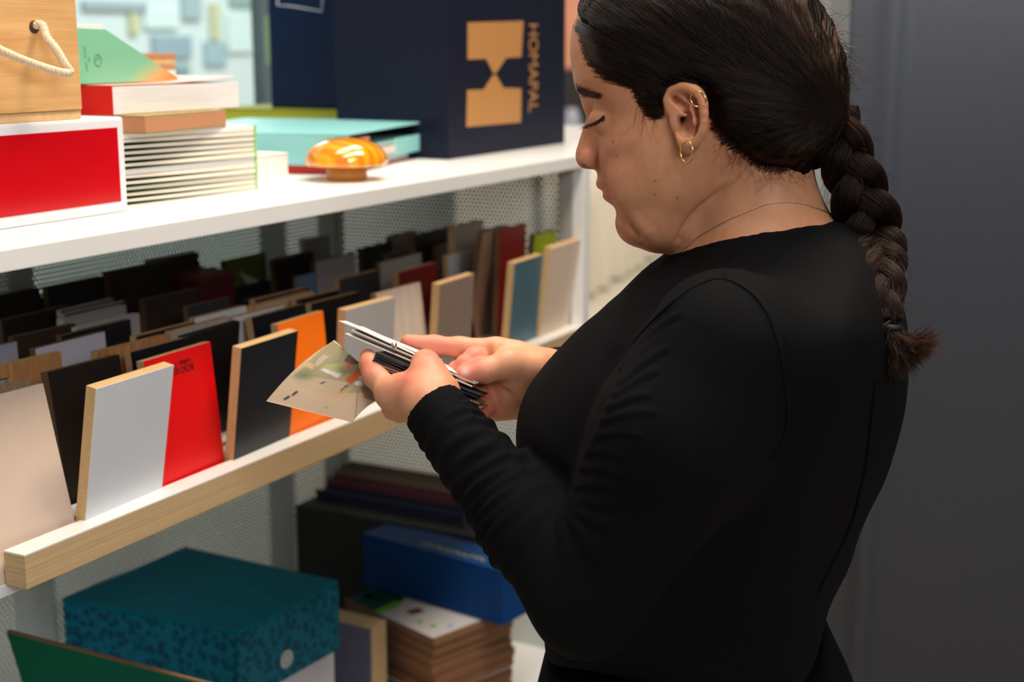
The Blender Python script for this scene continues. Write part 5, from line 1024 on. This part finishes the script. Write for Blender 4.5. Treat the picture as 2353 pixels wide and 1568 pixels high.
wA = np.interp(bs, [0, .12, .3, .5, .7, .9, 1], [.010, .0105, .0130, .0145, .0118, .0075, .0045]); rA = np.interp(bs, [0, .15, .45, .75, 1], [.0110, .0118, .0132, .0100, .0056])
dk2, br2, gd2 = [], [], []; braid = None
for k in range(3):
    ph = 2 * math.pi * 2.3 * bs + 2 * math.pi * k / 3 + .6; cen = bpth + Nb * (wA * np.sin(ph))[:, None] + Bb * (.0072 * np.sin(2 * ph) * wA / .0155)[:, None]
    core, f = tube_vf(loc2w(cen), rA * .93, 12)
    if braid is None: braid = mesh('braid', core, f, HB, hair, smooth=True)
    else: mesh('braid_lock', core, f, HB, braid, smooth=True)
    Tc = np.gradient(cen, axis=0); Tc /= np.linalg.norm(Tc, axis=1)[:, None]; A_ = np.cross(Tc, Bb); A_ /= np.linalg.norm(A_, axis=1)[:, None]; B_ = np.cross(Tc, A_)
    for i in range(620):
        a0 = RNG.uniform(0, 6.28); rad_ = rA * RNG.uniform(.90, 1.08); j0 = RNG.integers(0, 60) if RNG.random() < .4 else 0; j1 = RNG.integers(90, 150) if RNG.random() < .3 else 149; tw = a0 + np.linspace(0, RNG.uniform(1.2, 2.4), 150)
        c_ = cen + A_ * (rad_ * np.cos(tw))[:, None] + B_ * (rad_ * np.sin(tw))[:, None]; c_ = c_[j0:j1:3] + RNG.normal(0, .00022, (len(range(j0, j1, 3)), 3)); v_ = RNG.random()
        (gd2 if v_ < .06 else br2 if v_ < .22 else dk2).append(loc2w(c_))
    for i in range(70):
        j = RNG.integers(5, 148); a0 = RNG.uniform(0, 6.28); s_ = cen[j] + (A_[j] * math.cos(a0) + B_[j] * math.sin(a0)) * rA[j]; d_ = A_[j] * math.cos(a0) + B_[j] * math.sin(a0) + Tc[j] * RNG.uniform(.3, 1.6); L = RNG.uniform(.004, .016)
        br2.append(loc2w(np.array([s_ + d_ * L * t + np.array([0, 0, -1.]) * L * t * t * .4 for t in np.linspace(0, 1, 7)])))
tie_c = loc2w(P(2048, 750, CE)); Tt = PR * .12 - ZZ
tube('hair_tie', [tie_c + (PR * math.cos(t) + PN * math.sin(t)) * .0066 for t in np.linspace(0, 6.283, 25)[:-1]], .0028, mat('tie_black', (14, 14, 15), .6), hair, 8, closed=True)
for i in range(2400):                                    # the bushy end below the tie
    a0 = RNG.uniform(0, 6.28); r0 = .0065 * math.sqrt(RNG.random()); s_ = P(2047, 752, CE) + np.array([r0 * math.cos(a0), r0 * math.sin(a0), 0]); u = RNG.random()
    e_ = P(2048 + 106 * u ** .8 + RNG.normal(0, 9), 852 - 76 * u ** 1.3 + RNG.normal(0, 16), CE + .006 + RNG.normal(0, .010)); m_ = P(2050 + 45 * u + RNG.normal(0, 8), 812 - 14 * u + RNG.normal(0, 9), CE + .006 + RNG.normal(0, .010)); cu_ = RNG.normal(0, .0016, 3)
    c_ = np.array([(1 - t) ** 2 * s_ + 2 * t * (1 - t) * m_ + t * t * e_ + cu_ * math.sin(t * 9) for t in np.linspace(0, 1, 14)]); v_ = RNG.random(); (gd2 if v_ < .10 else br2 if v_ < .55 else dk2).append(loc2w(c_))
for i in range(120):
    s_ = P(2048, 735, CE + .008); e_ = P(2035 + RNG.normal(0, 6), 775 + RNG.normal(0, 9), CE + .010); m_ = P(2022 + RNG.normal(0, 6), 755, CE + .014); br2.append(loc2w(np.array([(1 - t) ** 2 * s_ + 2 * t * (1 - t) * m_ + t * t * e_ for t in np.linspace(0, 1, 10)])))
curves('braid_strands', dk2, rr_, HD, braid, np.array(hair.location)); curves('brown_braid_strands', br2, rr_, HM, braid, np.array(hair.location)); curves('golden_braid_strands', gd2, rr_ * .9, HG, braid, np.array(hair.location))
# eyebrow, lashes, eyeball
bw = []
for i in range(620):
    u = RNG.random() ** .9; x = 1320 + 54 * u; y = 201 + 19 * u ** .8 + RNG.normal(0, 5.8 * (1 - .6 * u)); L = RNG.uniform(8, 15); a0 = RNG.normal(.45 - .3 * u, .2); o_ = []
    for t in range(5):
        a, nn_ = hit(body_tree, x + math.cos(a0) * L * t / 4, y + math.sin(a0) * L * t / 4, .0004 + .0002 * t)
        if a is not None: o_.append(a)
    if len(o_) > 3: bw.append(np.array(o_))
curves('eyebrow', bw, .00010, HD, woman)
ls = []; lq = smoothpath(np.array([(1352, 287), (1364, 283), (1376, 276), (1388, 266)], float), 60)
for i in range(60):
    a, nn_ = hit(body_tree, lq[i][0], lq[i][1] + RNG.normal(0, .8), .0003)
    if a is None: continue
    u = i / 59; d_ = -PR * (.75 - .9 * u) * RNG.uniform(.7, 1.2) - ZZ * RNG.uniform(.5, .8) - PN * .55; L = RNG.uniform(.006, .0095) * (1 - .15 * u)
    for j in range(2): ls.append(np.array([a + (d_ + RNG.normal(0, .08, 3)) * L * t + ZZ * L * .28 * t * t for t in np.linspace(0, 1, 6)]))
curves('eyelashes', ls, .00011, HD, woman)
ll = [hit(body_tree, x, y, .0004)[0] for x, y in lq]; ll = [p for p in ll if p is not None]
tube('lash_line', ll, .0006, mat('lash_black', (20, 14, 12), .6), woman, 6)
for sgn in (1, -1):
    e = loc2w(P(1388, 277.5, .0272 * sgn)) - ZZ * .0108; eb = lathe('eyeball', (0, 0, 0), [(.0108 * math.cos(t), .0108 * math.sin(t)) for t in np.linspace(-1.57, 1.57, 16)], mat('eye_brown', (86, 54, 36), .15, coat=1.), woman, 24); eb.parent = None; eb.location = e; eb.parent = woman; eb.matrix_parent_inverse = Matrix.Translation(-woman.location)
# jewellery
GOLD = mat('gold', (236, 200, 120), .18, metal=1.)
def hoop(pts_px, dl, r, name):
    c_ = [hit(body_tree, x, y, 0)[0] for x, y in pts_px[:1]]
ec = loc2w(P(1578, 349, .084)); ax_ = PR * .62 - PN * .55
tube('earring', [ec + (ax_ * math.cos(t) * .0080 + ZZ * math.sin(t) * .0086) for t in np.linspace(0, 6.283, 33)[:-1]], .00075, GOLD, woman, 8, closed=True)
ec = loc2w(P(1604, 228, .0865)); ax_ = PR * .85 - PN * .3
tube('cartilage_ring', [ec + ax_ * math.cos(t) * .0068 + (ZZ * .95 - PR * .1) * math.sin(t) * .0064 for t in np.linspace(0, 6.283, 33)[:-1]], .0006, GOLD, woman, 8, closed=True)
bd = loc2w(P(1621, 230, .0875)); lathe('ring_bead', bd, [(.0013 * math.cos(t), .0013 * math.sin(t)) for t in np.linspace(-1.57, 1.57, 9)], GOLD, woman, 12)
nq = smoothpath(np.array([(1552, 590), (1575, 570), (1605, 545), (1640, 524), (1680, 502), (1720, 485), (1760, 470), (1800, 465), (1840, 468), (1880, 481), (1912, 494)], float), 150); npnt = []
for q in nq:
    a, nn_ = hit(body_tree, q[0], q[1], .0006)
    if a is not None: npnt.append(a)
ncl = np.array(npnt); V = []; Fc = []
T, A, B = frames(ncl); s = np.r_[0, np.cumsum(np.linalg.norm(np.diff(ncl, axis=0), axis=1))]; fine = np.linspace(0, s[-1], 420); ncl = np.stack([np.interp(fine, s, ncl[:, k]) for k in range(3)], 1)
v, f = tube_vf(ncl, .00042 * (1 + .55 * np.sin(fine / .0017 * 2 * math.pi)), 6); mesh('necklace', v, f, mat('rose_gold', (226, 190, 170), .25, metal=1.), woman, smooth=True)

# ---- what she holds: sample cards and a photo leaflet
def lw(*a): return loc2w(P(*a))
def card(name, a, b, dep, th, m, lb, parent=None, cat='card', grp=None):
    "flat card from its near long edge a-b going dep (vector) away"
    n_ = np.cross(b - a, dep); n_ /= np.linalg.norm(n_); n_ = n_ if n_ @ ZZ > 0 else -n_
    o = pbox(name, a, b - a, dep, n_ * th, m, parent, .0002)
    if lb: tag(o, lb, cat, grp)
    return o
dep = PN * .030 - ZZ * .0054 + PR * .002
cols = [((212, 206, 206), 'white card lowest in the held stack'), ((128, 96, 78), 'brown card second from the bottom of the held stack'), ((150, 120, 98), 'tan card third from the bottom of the held stack'), ((24, 25, 28), 'lowest black card of the held stack'), ((28, 29, 34), 'second black card of the held stack'), ((20, 22, 26), 'third black card of the held stack'), ((26, 28, 34), 'fourth black card of the held stack'), ((22, 24, 28), 'uppermost black card of the held stack')]
for k, (c, lb) in enumerate(cols):
    t = k / 7; a = lw(846 + 12 * t + (4 if k else -4), 842 - 30 * t, .022); b = lw(1094 + 12 * math.sin(k * 1.3), 942 - 34 * t + 3 * math.sin(k * 2.), .0)
    card('sample_card', a, b, dep, .0012, mat('card%d' % k, c, .4), lb, grp='sample cards in her hands')
dep2 = PN * .034 - ZZ * .0068
wh = [((214, 206, 200), 792, 768, 1084, 890, 'cream card above the black cards in her hands'), ((196, 186, 174), 806, 760, 1092, 884, 'beige card in the middle of the white sample cards'), ((226, 222, 220), 812, 752, 1098, 882, 'white card second from the top of the fanned cards'), ((220, 212, 214), 778, 739, 1004, 830, 'topmost white card lifted from the fanned cards')]
for k, (c, x0, y0, x1, y1, lb) in enumerate(wh): card('sample_card', lw(x0, y0, .012 - .004 * k), lw(x1, y1, -.004 - .004 * k), dep2 * (1 if k < 3 else .8), .0009, mat('whitecard%d' % k, c, .35), lb, grp='sample cards in her hands')
cp = tube('binding_post', [lw(906, 800, .004), lw(905, 789, .002)], .0026, mat('post_steel', (200, 200, 196), .25, metal=1.), None, 10); tag(cp, 'small metal binding post through the white sample cards', 'post')
# photo leaflet with a printed interior scene
n = 90; c00 = P(612, 922, -.010); c10 = P(808, 971, .020); c01 = P(768, 782, -.030); c11 = P(905, 905, .010)
uu, vv = np.meshgrid(np.linspace(0, 1, n), np.linspace(0, 1, n), indexing='ij'); U_ = uu[..., None]; V_ = vv[..., None]
G_ = (1 - U_) * (1 - V_) * c00 + U_ * (1 - V_) * c10 + (1 - U_) * V_ * c01 + U_ * V_ * c11
bend = np.sin(vv * math.pi) * (.0045) ; G_ = G_ + bend[..., None] * np.array([-.35, -.2, .9])
Wl = loc2w(G_.reshape(-1, 3)); px = projv(Wl); x_, y_ = px[:, 0], px[:, 1]
C = np.tile(np.array(lin((206, 178, 150))), (n * n, 1))
def paint(m, c, a=1.):
    global C
    m = (np.clip(m, 0, 1) * a)[:, None]; C = C * (1 - m) + np.array(lin(c)) * m
def quad(pl, soft=2.):
    pl = np.array(pl, float); ins = np.array([inpoly(p, pl) for p in px]); return ins.astype(float)
us, vs_ = uu.ravel(), vv.ravel()
paint(quad([(672, 868), (760, 782), (900, 860), (880, 900), (780, 905), (730, 880)]), (164, 152, 116)); paint(quad([(666, 866), (720, 866), (800, 880), (790, 900), (730, 905), (690, 890)]), (196, 172, 146), .8)
paint(np.exp(-((x_ - 700) ** 2 / 500 + (y_ - 864) ** 2 / 120)), (110, 124, 96), .8); paint(quad([(734, 822), (742, 815), (757, 820), (728, 842), (722, 838)]), (196, 172, 156)); paint(quad([(700, 842), (712, 832), (724, 842), (716, 850)]), (206, 176, 130))
paint(quad([(735, 848), (748, 838), (790, 836), (800, 850), (778, 868)]), (176, 176, 120)); paint(quad([(735, 850), (742, 846), (784, 860), (776, 869)]), (222, 206, 206))
paint(np.exp(-((x_ - 792) ** 2 / 300 + (y_ - 852) ** 2 / 160)), (74, 88, 70), .8); paint(quad([(790, 872), (806, 862), (836, 836), (840, 850), (826, 870), (806, 882)]), (200, 92, 30)); paint(quad([(800, 815), (812, 808), (838, 815), (830, 836), (806, 838), (790, 830)]), (92, 74, 60)); paint(quad([(784, 776), (800, 772), (900, 830), (860, 826), (800, 812), (784, 800)]), (66, 48, 44), .9)
paint(np.exp(-((x_ - 800) ** 2 / 90 + (y_ - 842) ** 2 / 70)), (190, 60, 50), .8); paint(np.exp(-(((x_ - 824) / 10) ** 2 + ((y_ - 881) / 6) ** 2) ** 3), (226, 216, 214)); paint(np.exp(-(((x_ - 832) / 8) ** 2 + ((y_ - 868) / 5) ** 2) ** 3), (190, 180, 168))
paint(quad([(830, 890), (860, 880), (890, 905), (870, 925), (836, 915)]), (120, 92, 66), .8); paint(np.exp(-((x_ - 778) ** 2 / 1200 + (y_ - 905) ** 2 / 160)), (206, 160, 104), .6)
for a, b2, wd in (((654, 918), (664, 912), 3.), ((673, 908), (682, 901), 3.), ((737, 882), (746, 878), 1.6), ((784, 898), (789, 893), 1.8), ((792, 890), (797, 886), 1.8)): paint(np.exp(-(polydist(px, [a, b2])[0] / wd) ** 4), (48, 58, 72))
paint(np.exp(-(polydist(px, [(817, 960), (820, 925), (822, 900)])[0] / 1.1) ** 2), (90, 90, 60), .8); paint(np.exp(-(polydist(px, [(756, 934), (812, 888)])[0] / 1.0) ** 2), (214, 190, 140), .8); paint(np.exp(-(((x_ - 750) / 5) ** 2 + ((y_ - 937) / 3.5) ** 2) ** 2), (168, 166, 80), .8)
for k in range(6): paint(np.exp(-(polydist(px, [(690 + 9 * k, 866 - 3 * k), (768 + 6 * k, 786 + 6 * k)])[0] / 1.) ** 2), (120, 112, 84), .35)
idx = np.arange(n * n).reshape(n, n); Qf = np.stack([idx[:-1, :-1], idx[1:, :-1], idx[1:, 1:], idx[:-1, 1:]], -1).reshape(-1, 4)
N = vnormals(Wl, Qf); bot = Wl - N * .00035; Q2 = np.concatenate([Qf, Qf[:, ::-1] + n * n]); rim = [np.r_[idx[0, :]], idx[-1, :], idx[:, 0], idx[:, -1]]
for r in rim: Q2 = np.concatenate([Q2, np.stack([r[:-1], r[1:], r[1:] + n * n, r[:-1] + n * n], -1)])
pm = bpy.data.materials.new('photo_print'); pm.use_nodes = True; nt = pm.node_tree; a_ = nt.nodes.new('ShaderNodeAttribute'); a_.attribute_name = 'tint'; nt.links.new(a_.outputs['Color'], nt.nodes['Principled BSDF'].inputs['Base Color']); nt.nodes['Principled BSDF'].inputs['Roughness'].default_value = .35
lo_ = qmesh('photo_leaflet', np.concatenate([Wl, bot]), Q2, pm, None, Wl.mean(0), np.concatenate([C, np.full_like(C, .75)])); tag(lo_, 'glossy leaflet printed with an interior photograph held under the sample cards', 'leaflet')
